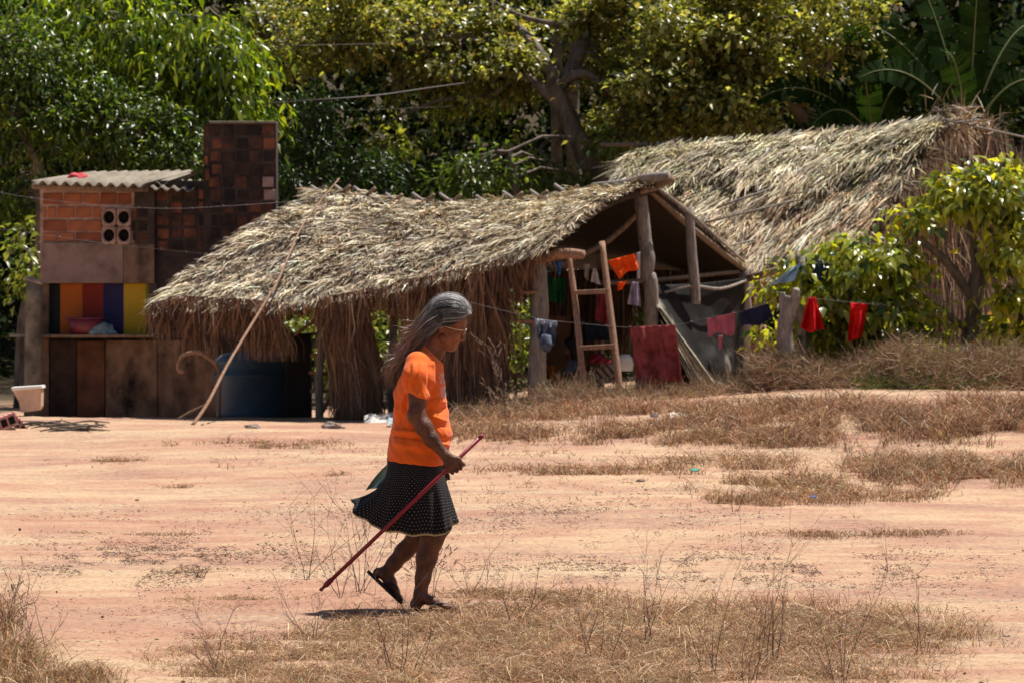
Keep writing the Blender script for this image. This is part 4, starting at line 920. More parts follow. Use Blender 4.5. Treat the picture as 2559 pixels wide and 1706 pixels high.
hollow_brick(P(6, 1056, 46.3), .3, .2, .14, (0, math.radians(-20), .3), 'pink hollow brick cut by the left edge of the photo')
# low slab before the house
prism('slab', [(110, 1047), (600, 1049), (600, 1054), (110, 1056)], 50.0, .7, M['concrete'], None, .004)['label'] = 'low pale concrete slab along the ground before the brick house'
tag(bpy.data.objects['slab'], cat='slab')
# blue water tank
c = P(634, 1050, 52.0); tank = empty('water_tank', c); tag(tank, 'large dark blue plastic water tank with lid in the hut shade', 'tank')
mb = plast('tank_blue', (.055, .10, .16), .5)
lathe('tank_body', [(0, 0), (.44, 0), (.46, .1), (.475, .52), (.5, .545), (.5, .565), (.47, .58), (.46, .70)], c, mb, tank, 32)
lathe('lid', [(.46, .69), (.49, .70), (.48, .73), (.40, .80), (.2, .835), (0, .84)], c, mb, tank, 32)
cab = empty('cupboard', P(746, 1050, 51.2)); tag(cab, 'black wooden cupboard standing between the water tank and the straw bundle', 'cupboard')
mk = solid('black_board', (.018, .016, .016), .8, .3, 5, .3)
pbox('cupboard_body', 714, 776, 838, 1046, 51.2, .4, mk, cab, .01); pbox('cupboard_top', 708, 806, 833, 838, 51.1, .55, mk, cab, .004)
pbox('bottle', 780, 796, 850, 870, 51.3, .06, solid('pale_jar', (.5, .42, .36), .4, .1), None, .012); tag(bpy.data.objects['bottle'], 'pale jar on the rail right of the black cupboard', 'jar')
# curved branch and the long leaning pole
t = tube('curved_branch', [P(459, 928, 49.7), P(448, 926, 49.7), P(444, 912, 49.7), P(450, 896, 49.7), P(466, 884, 49.7), P(495, 880, 49.7), P(520, 893, 49.75), P(540, 912, 49.8), P(548, 940, 50.0), P(548, 1050, 50.4)],
         [.03, .024, .02, .022, .024, .027, .024, .022, .02, .02], M['wood_warm'], None, 8, 5, .05); tag(t, 'hooked curved branch catching sun left of the water tank', 'branch')
t = tube('leaning_pole', [P(481, 1062, 47.3), P(520, 1005, 47.6), P(572, 905, 48.2), P(655, 768, 49.1), P(700, 690, 49.6), P(758, 560, 50.9), P(848, 446, 52.2)], [.02, .019, .017, .015, .013, .010, .007], M['wood_warm'], None, 8, 6, .06)
tag(t, 'long thin bowed pole leaning from the ground against the low thatched roof', 'pole')
t = tube('stick', [P(442, 1048, 48.5), P(475, 1028, 48.5), P(512, 1010, 48.3)], [.012, .012, .006], M['wood'], None, 5, 3); tag(t, 'short dark stick leaning at the foot of the long pole', 'stick')

def rock(name, label, px, py, s, mat, sq=.6, seed=1, cat='rock', group=None):
    x, y, z = [float(a) for a in ground_at([px], [py])][:3] if False else [float(a[0]) for a in ground_at([px], [py])]
    bm = bmesh.new(); bmesh.ops.create_icosphere(bm, subdivisions=3, radius=1)
    for v in bm.verts:
        d = 1+.5*mnoise.noise(v.co*1.3+Vector((seed*3, 0, 0)))+.2*mnoise.noise(v.co*4+Vector((seed, 2, 0)))
        v.co = Vector((v.co.x*s*d, v.co.y*s*.8*d, v.co.z*s*sq*d))+Vector((x, y, z+s*sq*.3))
    o = bm_obj(name, bm, mat, None, False); tag(o, label, cat, group)
M['stone'] = solid('stone', (.30, .22, .18), .9, .4, 6, .8, 40)
M['stone_pale'] = solid('pale_stone', (.62, .50, .38), .9, .2, 6, .6, 40)
rock('rock', 'brown rock on the red bank before the blue water tank', 632, 1072, .09, M['stone'], .5, 1)
rock('rock', 'grey broken lump at the foot of the straw bundle', 832, 1070, .12, M['stone'], .45, 2)
rock('rock', 'pale rounded stone at the foot of the dry brush on the right', 1980, 1002, .11, M['stone_pale'], .5, 3)
rock('rock', 'small dark clod on bare ground at the right edge', 2516, 1594, .02, M['stone'], .5, 4)
rock('rock', 'tiny dark pebble on bare earth right of the middle', 1600, 1202, .03, M['stone'], .5, 5)
for k, (px, py, w) in enumerate(((150, 1072, 110), (200, 1080, 60))):
    x, y, z = [float(a[0]) for a in ground_at([px], [py])]
    mm = Multi()
    for i in range(26):
        a = Vector((x+random.gauss(0, w/460), y+random.gauss(0, .12), z+random.uniform(.0, .07))); d = Vector((random.gauss(0, 1), random.gauss(0, .5), random.gauss(0, .12))).normalized()*random.uniform(.08, .26)
        mm.tube([a-d, a+Vector((0, 0, .02)), a+d], [.006, .012, .004], 4)
    o = mm.build('brushwood_pile', M['bark']); tag(o, ['dark heap of dead twigs on the ground before the brick house', 'smaller tangle of twigs right beside the dark twig heap'][k], 'twig pile')
for k, (px, py, L, col, lab) in enumerate([(965, 1058, .5, (.55, .50, .45), 'pale thin board lying by the foot of the straw bundle'), (1010, 1064, .35, (.40, .52, .55), 'pale blue-green board end lying behind the woman'),
        (1635, 1050, .08, (.03, .07, .12), 'scrap of dark blue plastic in the dry grass before the hut'), (1735, 1188, .06, (.05, .32, .22), 'small green scrap on the ground right of the woman'),
        (2032, 1257, .045, (.03, .08, .35), 'small blue scrap in the mid-right grass patch'), (1700, 1050, .2, (.7, .6, .5), 'pale scrap of litter in the dry grass before the gable'), (2262, 1060, .1, (.7, .72, .72), 'white scrap in the tall dry grass on the right')]):
    x, y, z = [float(a[0]) for a in ground_at([px], [py])]
    bm = bmesh.new(); bmesh.ops.create_grid(bm, x_segments=6, y_segments=4, size=.5)
    for v in bm.verts: v.co = Vector((v.co.x*L, v.co.y*L*.5, .05+.05*L*mnoise.noise(v.co*5+Vector((k, 0, 0)))*4+v.co.y*L*.2))+Vector((x, y, z))
    bm.normal_update(); bmesh.ops.solidify(bm, geom=bm.faces[:], thickness=.008)
    o = bm_obj('scrap' if k > 1 else 'board', bm, solid('scrap%d' % k, col, .6, .15), None); tag(o, lab, 'scrap' if k > 1 else 'board')

# ================================================================== WIRES
def wire(name, label, pts, r=.006, barbs=0, n=8):
    r *= .42
    mm = Multi(); q = smooth_path(pts, n); mm.tube(q, r, 4)
    if barbs:
        L = 0
        for i in range(1, len(q)):
            L += (q[i]-q[i-1]).length
            if L > barbs:
                L = 0
                for _ in range(2):
                    d = Vector((random.gauss(0, 1), random.gauss(0, .6), random.gauss(0, 1))).normalized()*.022
                    mm.tube([q[i]-d, q[i]+d], .004, 3)
    o = mm.build(name, M['wire']); tag(o, label, 'wire')
wire('barbed_wire', 'sagging wire crossing the brick house from the left edge to the low thatched roof', [P(-60, 468, 51.5), P(60, 492, 51.5), P(230, 512, 51.6), P(360, 520, 51.8), P(480, 520, 52), P(690, 507, 52.5), P(760, 498, 52.8)], .006, .3)
wire('barbed_wire', 'lower thin wire across the plaster band of the brick house', [P(-60, 566, 51.5), P(60, 580, 51.5), P(200, 600, 51.6), P(320, 615, 51.8), P(450, 628, 51.6), P(560, 640, 51.2)], .004, .28)
wire('power_cable', 'thick pale cable running through the dark gap between the trees', [P(480, 278, 63), P(640, 262, 60), P(760, 252, 58.5), P(930, 240, 58.6), P(1060, 222, 59.5), P(1160, 208, 61), P(1300, 190, 65)], .022)
wire('power_cable', 'thin upper cable before the crown of the wide olive tree', [P(500, 117, 62), P(680, 115, 60.5), P(800, 113, 60.5), P(1000, 108, 61.3), P(1300, 96, 65)], .009)
wire('power_cable', 'thin lower cable in the dark gap above the low thatched roof', [P(700, 284, 63), P(830, 278, 60), P(1000, 272, 60), P(1160, 265, 61.5), P(1300, 260, 65)], .005)
LINE = [p*1.0 for p in (P(1090, 735, 47.2), P(1180, 757, 47.2), P(1340, 795, 47.1), P(1430, 806, 47.0), P(1575, 818, 46.9), P(1690, 812, 46.9), P(1765, 795, 46.8), P(1850, 779, 46.7), P(1925, 756, 46.6), P(1962, 744, 46.5), P(2020, 745, 46.5), P(2140, 757, 46.5), P(2210, 762, 47.0), P(2330, 770, 48.6))]
wire('barbed_wire', 'barbed wire clothes line strung before the huts with washing on it', LINE, .006, .22, 10)
wire('clothes_line', 'upper line inside the hut holding the orange garment', [P(1290, 650, 48.6), P(1420, 655, 48.8), P(1530, 650, 48.9), P(1600, 640, 49.3)], .006)
wire('clothes_line', 'line holding the blue garments above the leafy shrub', [P(1840, 655, 49), P(2000, 655, 47.2), P(2080, 658, 47.2), P(2260, 655, 48.5)], .006)

# ================================================================== WASHING
def fabric(name, c, var=.2): return solid(name, c, .9, var, 9, .35, 120, spec=.1)
FR = fabric('red_towel', (.30, .065, .065), .35)
cloth('towel', 'large dull red towel hanging on the wire before the dark hut opening', 'towel', ((1573, 817), (1688, 811), (1706, 950), (1600, 966)), 46.88, FR, 2.4, .055, hem=3, seed=1)
cloth('towel_fold', 'narrow folded red towel end hanging lowest beside the large red towel', 'towel', ((1578, 819), (1640, 815), (1655, 974), (1590, 972)), 46.93, FR, 1.2, .015, seed=3)
cloth('shorts', 'faded pink shorts hanging on the wire before the black tarpaulin', 'shorts', ((1766, 797), (1838, 780), (1836, 832), (1770, 838)), 46.8, fabric('pink_cloth', (.50, .13, .18)), 2, .02, seed=2, hem=6)
cloth('strap', 'short pink tie dangling below the faded pink shorts', 'tie', ((1794, 838), (1806, 838), (1804, 872), (1797, 874)), 46.8, fabric('pink_tie', (.48, .13, .15)), 1, .006, nu=6, nv=8)
cloth('dark_cloth', 'navy cloth hanging on the wire between the hut post and the forked post', 'cloth', ((1850, 779), (1920, 757), (1932, 797), (1852, 820)), 46.65, fabric('navy', (.022, .022, .055)), 1.5, .02, seed=4, hem=5)
cloth('red_shirt', 'bright red garment pinched to a point on the wire, left of two', 'garment', ((2020, 743), (2040, 743), (2060, 828), (2000, 824)), 46.5, fabric('bright_red', (.62, .012, .012), .12), 1.6, .09, 'red garments on the wire', seed=5, hem=5)
cloth('red_shirt', 'bright red garment with a small sleeve on the wire, right of two', 'garment', ((2126, 757), (2168, 760), (2154, 842), (2118, 854)), 46.5, fabric('bright_red_b', (.62, .012, .012), .12), 1.2, .08, 'red garments on the wire', seed=6)
def trousers():
    r = empty('jeans', P(1360, 800, 47.05)); tag(r, 'faded grey-blue jeans knotted over the barbed wire left of the ladder', 'jeans')
    dn = fabric('denim_grey', (.13, .15, .21), .4)
    cloth('waistband', None, None, ((1336, 796), (1392, 803), (1392, 818), (1340, 812)), 47.0, fabric('pale_denim', (.5, .55, .62)), 3, .03, parent=r, nv=6, seed=3, hem=3)
    cloth('leg', None, None, ((1338, 806), (1366, 810), (1374, 852), (1340, 846)), 47.04, dn, 2, .04, parent=r, seed=7)
    cloth('leg', None, None, ((1362, 808), (1392, 812), (1386, 866), (1352, 852)), 46.98, dn, 2, .04, parent=r, seed=9)
    V = []; s = F/47.0
    tube('cuff', [P(1366, 838, 46.9), P(1364, 862, 46.88), P(1370, 876, 46.9)], [.05, .075, .03], dn, r, 10, 3, .05)
trousers()
cloth('orange_shirt', 'vivid orange garment slung from the ladder rail to the crooked post', 'garment', ((1518, 652), (1585, 634), (1596, 668), (1548, 694)), 48.6, fabric('hot_orange', (.95, .10, .012), .1), 1.5, .035, seed=8, hem=4)
cloth('orange_sock', 'small orange scrap hanging below the vivid orange garment', 'cloth', ((1544, 706), (1566, 704), (1556, 722), (1542, 728)), 48.7, fabric('hot_orange_b', (.95, .10, .012), .1), 1, .02, nu=8, nv=8)
cloth('lavender_cloth', 'pale lavender cloth hanging left of the crooked gable post', 'cloth', ((1578, 704), (1596, 706), (1602, 766), (1568, 760)), 48.8, fabric('lavender', (.32, .28, .38)), 1.5, .03, seed=4)
cloth('pale_strip', 'narrow white strip of cloth against the crooked gable post', 'cloth', ((1590, 632), (1600, 630), (1600, 696), (1592, 696)), 49.0, fabric('white_b', (.55, .55, .6)), 1, .01, nu=6)
cloth('white_cloth', 'small whitish cloth on the upper line inside the hut, left of the pair', 'cloth', ((1458, 660), (1474, 660), (1470, 704), (1460, 690)), 48.8, fabric('offwhite', (.34, .28, .25)), 1, .025, 'small cloths inside the hut', nu=10, seed=2)
cloth('white_cloth', 'small whitish cloth pointed at both ends inside the hut, right of the pair', 'cloth', ((1482, 672), (1490, 672), (1500, 712), (1476, 704)), 48.7, fabric('offwhite_b', (.5, .45, .44)), 1, .025, 'small cloths inside the hut', nu=10, seed=5)
cloth('blue_cloth', 'small blue cloth hanging just below the lit eave beam', 'cloth', ((1380, 656), (1406, 652), (1402, 684), (1396, 692)), 48.5, fabric('blue', (.06, .12, .34)), 1, .02, nu=10)
cloth('green_cloth', 'dark green cloth hanging behind the thick hut post', 'cloth', ((1360, 690), (1414, 696), (1410, 760), (1366, 752)), 49.2, fabric('green', (.012, .08, .03)), 1.5, .03)
cloth('maroon_cloth', 'dark maroon garment hanging inside the hut behind the ladder', 'cloth', ((1494, 730), (1530, 734), (1534, 822), (1486, 798)), 49.6, fabric('maroon', (.20, .03, .04)), 1.5, .03, seed=3)
cloth('blue_shirt', 'dark slate cloth hanging deep inside the hut', 'cloth', ((1462, 805), (1530, 808), (1530, 850), (1464, 850)), 50.2, fabric('slate', (.03, .04, .06)), 1.5, .03, seed=3)
cloth('denim_cloth', 'sunlit light blue denim slung over a beam right of the gable', 'cloth', ((1990, 662), (2004, 640), (1996, 700), (1920, 714)), 47.1, fabric('light_denim', (.36, .55, .72), .2), 1.5, .05, seed=3, sag=8)
cloth('denim_shirt', 'dark blue garment on the line just behind the leafy shrub', 'garment', ((2006, 640), (2080, 660), (2078, 700), (2010, 712)), 47.3, fabric('dark_denim', (.03, .055, .10)), 1.5, .04, seed=6)
cloth('violet_cloth', 'small violet cloth hanging low in the hut wall behind the woman', 'cloth', ((1168, 938), (1190, 942), (1198, 1004), (1172, 1000)), 48.4, fabric('violet', (.11, .085, .2)), 1.5, .03, seed=6)
cloth('orange_rag', 'rust-orange cloth low inside the hut left of the seated child', 'cloth', ((1362, 912), (1396, 912), (1394, 954), (1364, 944)), 49.9, fabric('rust', (.28, .09, .02)), 1.5, .03, seed=6)
# cardboard-brown panel inside
pb = pbox('board', 1358, 1425, 790, 915, 51.0, .03, solid('brown_board', (.20, .10, .05), .9, .3, 3, .3), None, .004); tag(pb, 'brown board standing inside the hut behind the seated child', 'board')
# tarpaulin wall of the gable: black crumpled sheet, pale edge; lit creases painted paler lower down
def tarp():
    r = empty('tarpaulin', P(1740, 850, 49.6)); tag(r, 'black tarpaulin with a pale crumpled torn edge closing half the hut gable', 'tarpaulin')
    m, nt, b = newmat('tarpaulin'); b.inputs['Roughness'].default_value = .75; b.inputs['Specular IOR Level'].default_value = .08
    tc = N(nt, 'ShaderNodeTexCoord'); n1 = N(nt, 'ShaderNodeTexNoise', ins={'Scale': 5, 'Detail': 6, 'Roughness': .7}); nt.links.new(tc.outputs['Object'], n1.inputs[0])
    a = N(nt, 'ShaderNodeVertexColor', layer_name='Col'); sx = N(nt, 'ShaderNodeSeparateColor'); nt.links.new(a.outputs[0], sx.inputs[0])
    ad = N(nt, 'ShaderNodeMath', operation='ADD'); nt.links.new(n1.outputs[0], ad.inputs[0]); nt.links.new(sx.outputs[0], ad.inputs[1])
    rp = ramp(nt, [(.45, (.014, .013, .012)), (.74, (.03, .027, .025)), (1.0, (.30, .27, .22))]); nt.links.new(ad.outputs[0], rp.inputs[0]); nt.links.new(rp.outputs[0], b.inputs['Base Color'])
    nu, nv = 60, 60; V = []; C = []
    for j in range(nv+1):
        v = j/nv
        for i in range(nu+1):
            u = i/nu
            xl = 1606+(1790-1606)*v**.95; xr = 1862-8*v
            px = xl*(1-u)+xr*u; py = (712-18*u+6*math.sin(u*3.1))*(1-v)+(1010)*v
            Yl = 49.7+1.6*u
            q = Vector((u*3, v*3, 1)); cr = smooth(np.array([v*1.5-.3]))[0]*smooth(np.array([(u-.02)*3]))[0]
            w = .05*math.sin(u*9+v*4)*v+.26*cr*(abs(mnoise.noise(q*1.3))+.5*abs(mnoise.noise(q*3.1)))+.03*mnoise.noise(q*2)
            edge = math.exp(-(u*11.0)**2)
            V.append(P(px, py, Yl-w-.12*edge*math.sin(v*3))); C.append((edge*.55+.62*cr*max(0, mnoise.noise(q*2.2)+.1), 0, 0))
    Q = []
    for j in range(nv):
        for i in range(nu): a0 = j*(nu+1)+i; Q.append((a0, a0+1, a0+nu+2, a0+nu+1))
    me = mesh_np([tuple(v) for v in V], Q); setcol(me, np.array(C)); o = link('sheet', me, m, r, True)
    md = o.modifiers.new('thick', 'SOLIDIFY'); md.thickness = .004
    cloth('sheet', None, None, ((1622, 730), (1680, 730), (1792, 1008), (1690, 1008)), 50.1, m, 3, .06, parent=r, nu=14, nv=30, seed=6)
    mp = solid('pale_plastic', (.52, .47, .36), .6, .3, 8, .9, 30, c2=(.16, .13, .10), stretch=(4, 4, 1))
    cloth('torn_edge', None, None, ((1640, 765), (1652, 770), (1838, 1012), (1785, 1016)), 49.25, mp, 3, .04, parent=r, nu=16, nv=40, seed=2, Yb=49.0)
    cloth('torn_edge', None, None, ((1650, 800), (1690, 850), (1800, 1012), (1750, 1005)), 49.35, mp, 4, .06, parent=r, nu=16, nv=40, seed=4, Yb=49.1)
tarp()
t = empty('hut_side_wall', P(1890, 1000, 52)); tag(t, 'short wall of rough brown planks between the tarpaulin and the forked post', 'wall')
for px, y0, y1, r in ((1876, 745, 990, .035), (1889, 730, 985, .04), (1904, 800, 985, .035), (1916, 812, 980, .03), (1927, 830, 975, .03)):
    tube('plank', [P(px-6, y0, 51.8), P(px, (y0+y1)/2, 51.8), P(px+4, y1+20, 51.8)], [r*.8, r, r], M['wood_warm'], t, 6, 2, .1)
tube('beam', [P(1870, 695, 51.4), P(1960, 672, 51.0)], [.05, .05], M['wood'], t, 7)
tube('plank', [P(1880, 690, 51.3), P(1930, 760, 51.3)], [.04, .03], M['wood_warm'], t, 6, 2, .1)
cloth('salmon_cloth', 'salmon-coloured cloth under the beam beside the light blue denim', 'cloth', ((1884, 700), (1990, 716), (1960, 745), (1892, 750)), 51.6, fabric('salmon', (.42, .16, .10)), 2, .04, seed=2)
# forked grey post that carries the wire; thin post behind
fp = empty('fence_post', P(1975, 960, 46.5)); tag(fp, 'forked grey weathered post carrying the clothes wire beside the shrub', 'post')
tube('stem', [P(1968, 1010, 46.5), P(1966, 900, 46.5), P(1960, 840, 46.5), P(1966, 790, 46.5), P(1975, 740, 46.5)], [.11, .095, .09, .085, .06], M['wood_grey'], fp, 10, 5, .06)
tube('prong', [P(1972, 800, 46.5), P(1985, 750, 46.45), P(1990, 722, 46.4)], [.07, .055, .035], M['wood_grey'], fp, 8, 4, .06)
tube('prong', [P(1962, 800, 46.5), P(1955, 756, 46.5), P(1956, 730, 46.5)], [.05, .04, .03], M['wood_grey'], fp, 8, 4, .06)
t = tube('post', [P(2000, 635, 47.3), P(2004, 820, 47.3), P(2004, 1010, 47.3)], [.055, .06, .06], M['wood_grey'], None, 8, 3, .05); tag(t, 'upright post between the two denim garments right of the gable', 'post')
# ladder
lad = empty('ladder', P(1505, 1000, 47.6)); tag(lad, 'rough wooden ladder leaning in the open gable of the low hut', 'ladder')
tube('rail', [P(1422, 640, 48.1), P(1440, 780, 47.9), P(1462, 1005, 47.55)], [.032, .036, .038], M['wood_warm'], lad, 7, 5, .05)
tube('rail', [P(1504, 605, 48.2), P(1525, 780, 47.9), P(1552, 1005, 47.55)], [.034, .04, .04], M['wood_warm'], lad, 7, 5, .05)
for x0, y0, x1, y1, Yy in ((1434, 731, 1520, 728, 47.92), (1448, 869, 1536, 865, 47.72), (1462, 1001, 1552, 998, 47.55)):
    pb = prism('rung', [(x0, y0-5), (x1, y1-6), (x1, y1+6), (x0, y0+6)], Yy-.03, .05, M['wood_warm'], lad, .004)
# things lying inside
c = P(1560, 905, 49.5); b_ = empty('metal_bowl', c); tag(b_, 'upturned pale metal bowl glinting inside the hut right of the ladder', 'bowl')
lathe('bowl', [(0, .1), (.07, .09), (.1, .04), (.11, -.02), (.1, -.1)], c, solid('enamel', (.6, .6, .58), .25, .1, 5, 0, spec=.6), b_, 20, 1, .8)
c = P(1497, 905, 49.6)
o = heap('red_pot', 'dark red pot lying tilted inside the hut behind the ladder', 'pot', c, .12, .1, .09, plast('pot_red', (.22, .012, .02), .4), 8)
cr = empty('crate', P(1490, 960, 49.7)); tag(cr, 'grey slatted crate lying tilted inside the hut behind the ladder', 'crate')
for i in range(5):
    a = math.radians(-32); x = 1462+i*13
    prism('slat', [(x, 938-i*8), (x+9, 932-i*8), (x+36, 962-i*8), (x+27, 968-i*8)], 49.7+.02*(i % 2), .03, M['wood_grey'], cr, .003)
prism('side', [(1455, 950), (1530, 900), (1545, 912), (1470, 975)], 49.8, .2, solid('crate_side', (.12, .11, .11), .8, .2), cr, .004)
bx = empty('stool', P(1300, 1000, 49.2)); tag(bx, 'low rough wooden stool inside the hut left of the thick post', 'stool')
pbox('seat', 1282, 1330, 932, 938, 49.1, .25, M['wood'], bx, .004)
for q in (1288, 1322): tube('leg', [P(q, 938, 49.2), P(q+2, 1020, 49.2)], .02, M['wood'], bx, 6)

# ================================================================== SHRUB AND BRUSH ON THE RIGHT
Y = 48.0
SHC = [(0.25, 0.27, 0.03), (0.16, 0.19, 0.022), (0.36, 0.36, 0.045), (0.05, 0.08, 0.014), (0.34, 0.20, 0.02)]
def leafy_shrub(name, label, Y, stems, blobs, per, n_obj):
    r = empty(name, P(2400, 980, Y)); tag(r, label, 'shrub')
    branchy('trunk', stems[:1], M['bark'], r, 8)
    for s in stems[1:]: branchy('branch', [s], M['bark'], r, 6)
    p, d = cloud(blobs, per, .12, .6); n = len(p)
    dirv = unit(d*.7+RNG.normal(0, .5, (n, 3))+np.array([0, -.15, -.75])); nrm = unit(RNG.normal(0, .45, (n, 3))+.6*d+np.array([0, -.2, 1]))
    l = .15*(.55+.75*RNG.random(n)); c = palette(n, SHC, [5, 4, 3, 2.4, .35], .2)
    # the leaves nearest the viewer side are parts of their own, sharing a few meshes
    order = np.argsort(p[:, 1]); near = order[:n_obj]; rest = order[n_obj:]
    o = link('leaves', leaf_mesh(p[rest], dirv[rest], nrm[rest], l[rest], l[rest]*.5, c[rest], .15, .25), M['leaf_gloss'], r); o['kind'] = 'stuff'
    protos = []
    for k in range(8):
        me = leaf_mesh(np.zeros((1, 3)), np.array([[0, 1., 0]]), np.array([[0, 0, 1.]]), np.array([1.]), np.array([.5]), palette(1, SHC, [5, 4, 3, 2, .6], .15), .15, .25); me.materials.append(M['leaf_gloss']); protos.append(me)
    for i in near:
        o = bpy.data.objects.new('leaf', random.choice(protos)); COL.objects.link(o); o.parent = r
        y_ = Vector(dirv[i]); x_ = y_.cross(Vector(nrm[i])).normalized(); z_ = x_.cross(y_)
        mt = Matrix((x_, y_, z_)).transposed().to_4x4() @ Matrix.Scale(l[i]*1.1, 4); mt.translation = Vector(p[i])-r.location; o.matrix_local = mt
    return r
leafy_shrub('leafy_shrub', 'large yellow-green leafy shrub with dark forking branches filling the right side', Y,
    [([P(2400, 990, Y), P(2420, 880, Y), P(2432, 790, Y), P(2440, 700, Y), P(2455, 640, Y)], [.12, .11, .1, .08, .05]),
     ([P(2435, 760, Y), P(2370, 660, Y-.1), P(2300, 600, Y-.2), P(2250, 560, Y-.2)], [.06, .05, .035, .012]),
     ([P(2440, 730, Y), P(2500, 640, Y-.1), P(2560, 560, Y-.1)], [.06, .045, .03]), ([P(2438, 720, Y), P(2430, 600, Y), P(2400, 500, Y-.1)], [.05, .04, .015]),
     ([P(2425, 830, Y), P(2330, 760, Y-.2), P(2270, 720, Y-.3), P(2150, 690, Y-.3)], [.045, .035, .03, .01]),
     ([P(2425, 860, Y), P(2300, 830, Y-.2), P(2150, 850, Y-.2)], [.04, .03, .012]), ([P(2540, 960, Y-.2), P(2550, 860, Y-.2), P(2570, 760, Y-.2)], [.09, .08, .07]),
     ([P(2150, 980, Y), P(2140, 880, Y), P(2100, 780, Y-.1), P(2090, 700, Y-.1)], [.05, .04, .03, .012])],
    [(2160, 670, Y-.3, 135, 85, .5, 50), (2080, 770, Y-.3, 95, 100, .5, 36), (2220, 790, Y-.3, 120, 80, .5, 34), (2460, 490, Y-.2, 105, 70, .4, 34), (2520, 430, Y-.1, 60, 40, .35, 8), (2290, 550, Y-.3, 60, 30, .3, 6), (2520, 620, Y-.3, 60, 50, .4, 10),
     (2330, 870, Y-.3, 170, 50, .5, 24), (2530, 790, Y-.3, 60, 80, .4, 14), (2540, 600, Y-.2, 60, 80, .4, 13), (2100, 880, Y-.3, 140, 60, .4, 26), (1925, 735, Y-.5, 35, 30, .2, 3), (1935, 850, Y-.1, 40, 50, .2, 5), (1990, 700, Y-.6, 40, 40, .3, 5), (2350, 480, Y-.1, 40, 40, .25, 4)],
    30, 290)
# a few yellowed leaves, dry brush below
def brush(name, label, pxs, pys, Y0, n, h, cols, wts, kind=None):
    mm = []
    k = int(n*1.7); px = RNG.uniform(*pxs, k); t = RNG.random(k)
    x = (px-CX)/F*Y0; y = Y0+RNG.normal(0, .35, k); z = gz(x, y)
    f = np.array([mnoise.noise(Vector((a*1.3, 0, 3))) for a in x]); hh = h*(.45+.55*RNG.random(k)+.5*f)
    base = np.stack([x, y, z+hh*RNG.random(k)*.8], -1); d = unit(np.stack([RNG.normal(0, .8, k), RNG.normal(0, .5, k), RNG.normal(.35, .5, k)], -1)); L = .07+.22*RNG.random(k)**2
    pts = np.stack([base, base+d*(L*.5)[:, None]+RNG.normal(0, .012, (k, 3)), base+d*L[:, None]], 1); w = .0035+.006*RNG.random(k)
    me = strips(pts, np.stack([w*.7, w, w*.5], 1), RNG.normal(size=(k, 3)), palette(k, cols, wts, .2))
    o = link(name, me, M['grass']); tag(o, label, 'brush' if label else None, kind=kind or 'stuff'); return o
DRYC = [(0.27, 0.165, 0.105), (0.36, 0.24, 0.15), (0.15, 0.09, 0.06), (0.13, 0.15, 0.035), (0.45, 0.34, 0.23)]
brush('dry_brush', None, (1880, 2600), None, 46.6, 15000, .50, DRYC, [4, 3, 3, .7, 1.2])
brush('dry_brush', None, (2230, 2600), None, 46.1, 7000, .62, DRYC, [4, 3, 2, 1.8, 1])
brush('dry_brush', None, (1140, 1620), None, 46.6, 4200, .15, DRYC, [4, 4, 2, .7, 1.2])
brush('dry_brush', None, (1340, 1470), None, 46.8, 1600, .3, DRYC, [4, 4, 2, .5, 1])
brush('dry_brush', None, (1560, 1880), None, 46.9, 2200, .08, DRYC, [4, 4, 2, .7, 1.2])
GRB = [(0.10, 0.14, 0.03), (0.06, 0.09, 0.02), (0.16, 0.17, 0.04)]
brush('green_undergrowth', None, (2130, 2500), None, 46.1, 1500, .16, GRB, [1, 1, 1])
brush('green_undergrowth', None, (1900, 2200), None, 47.4, 1800, .3, GRB, [1, 2, .5])

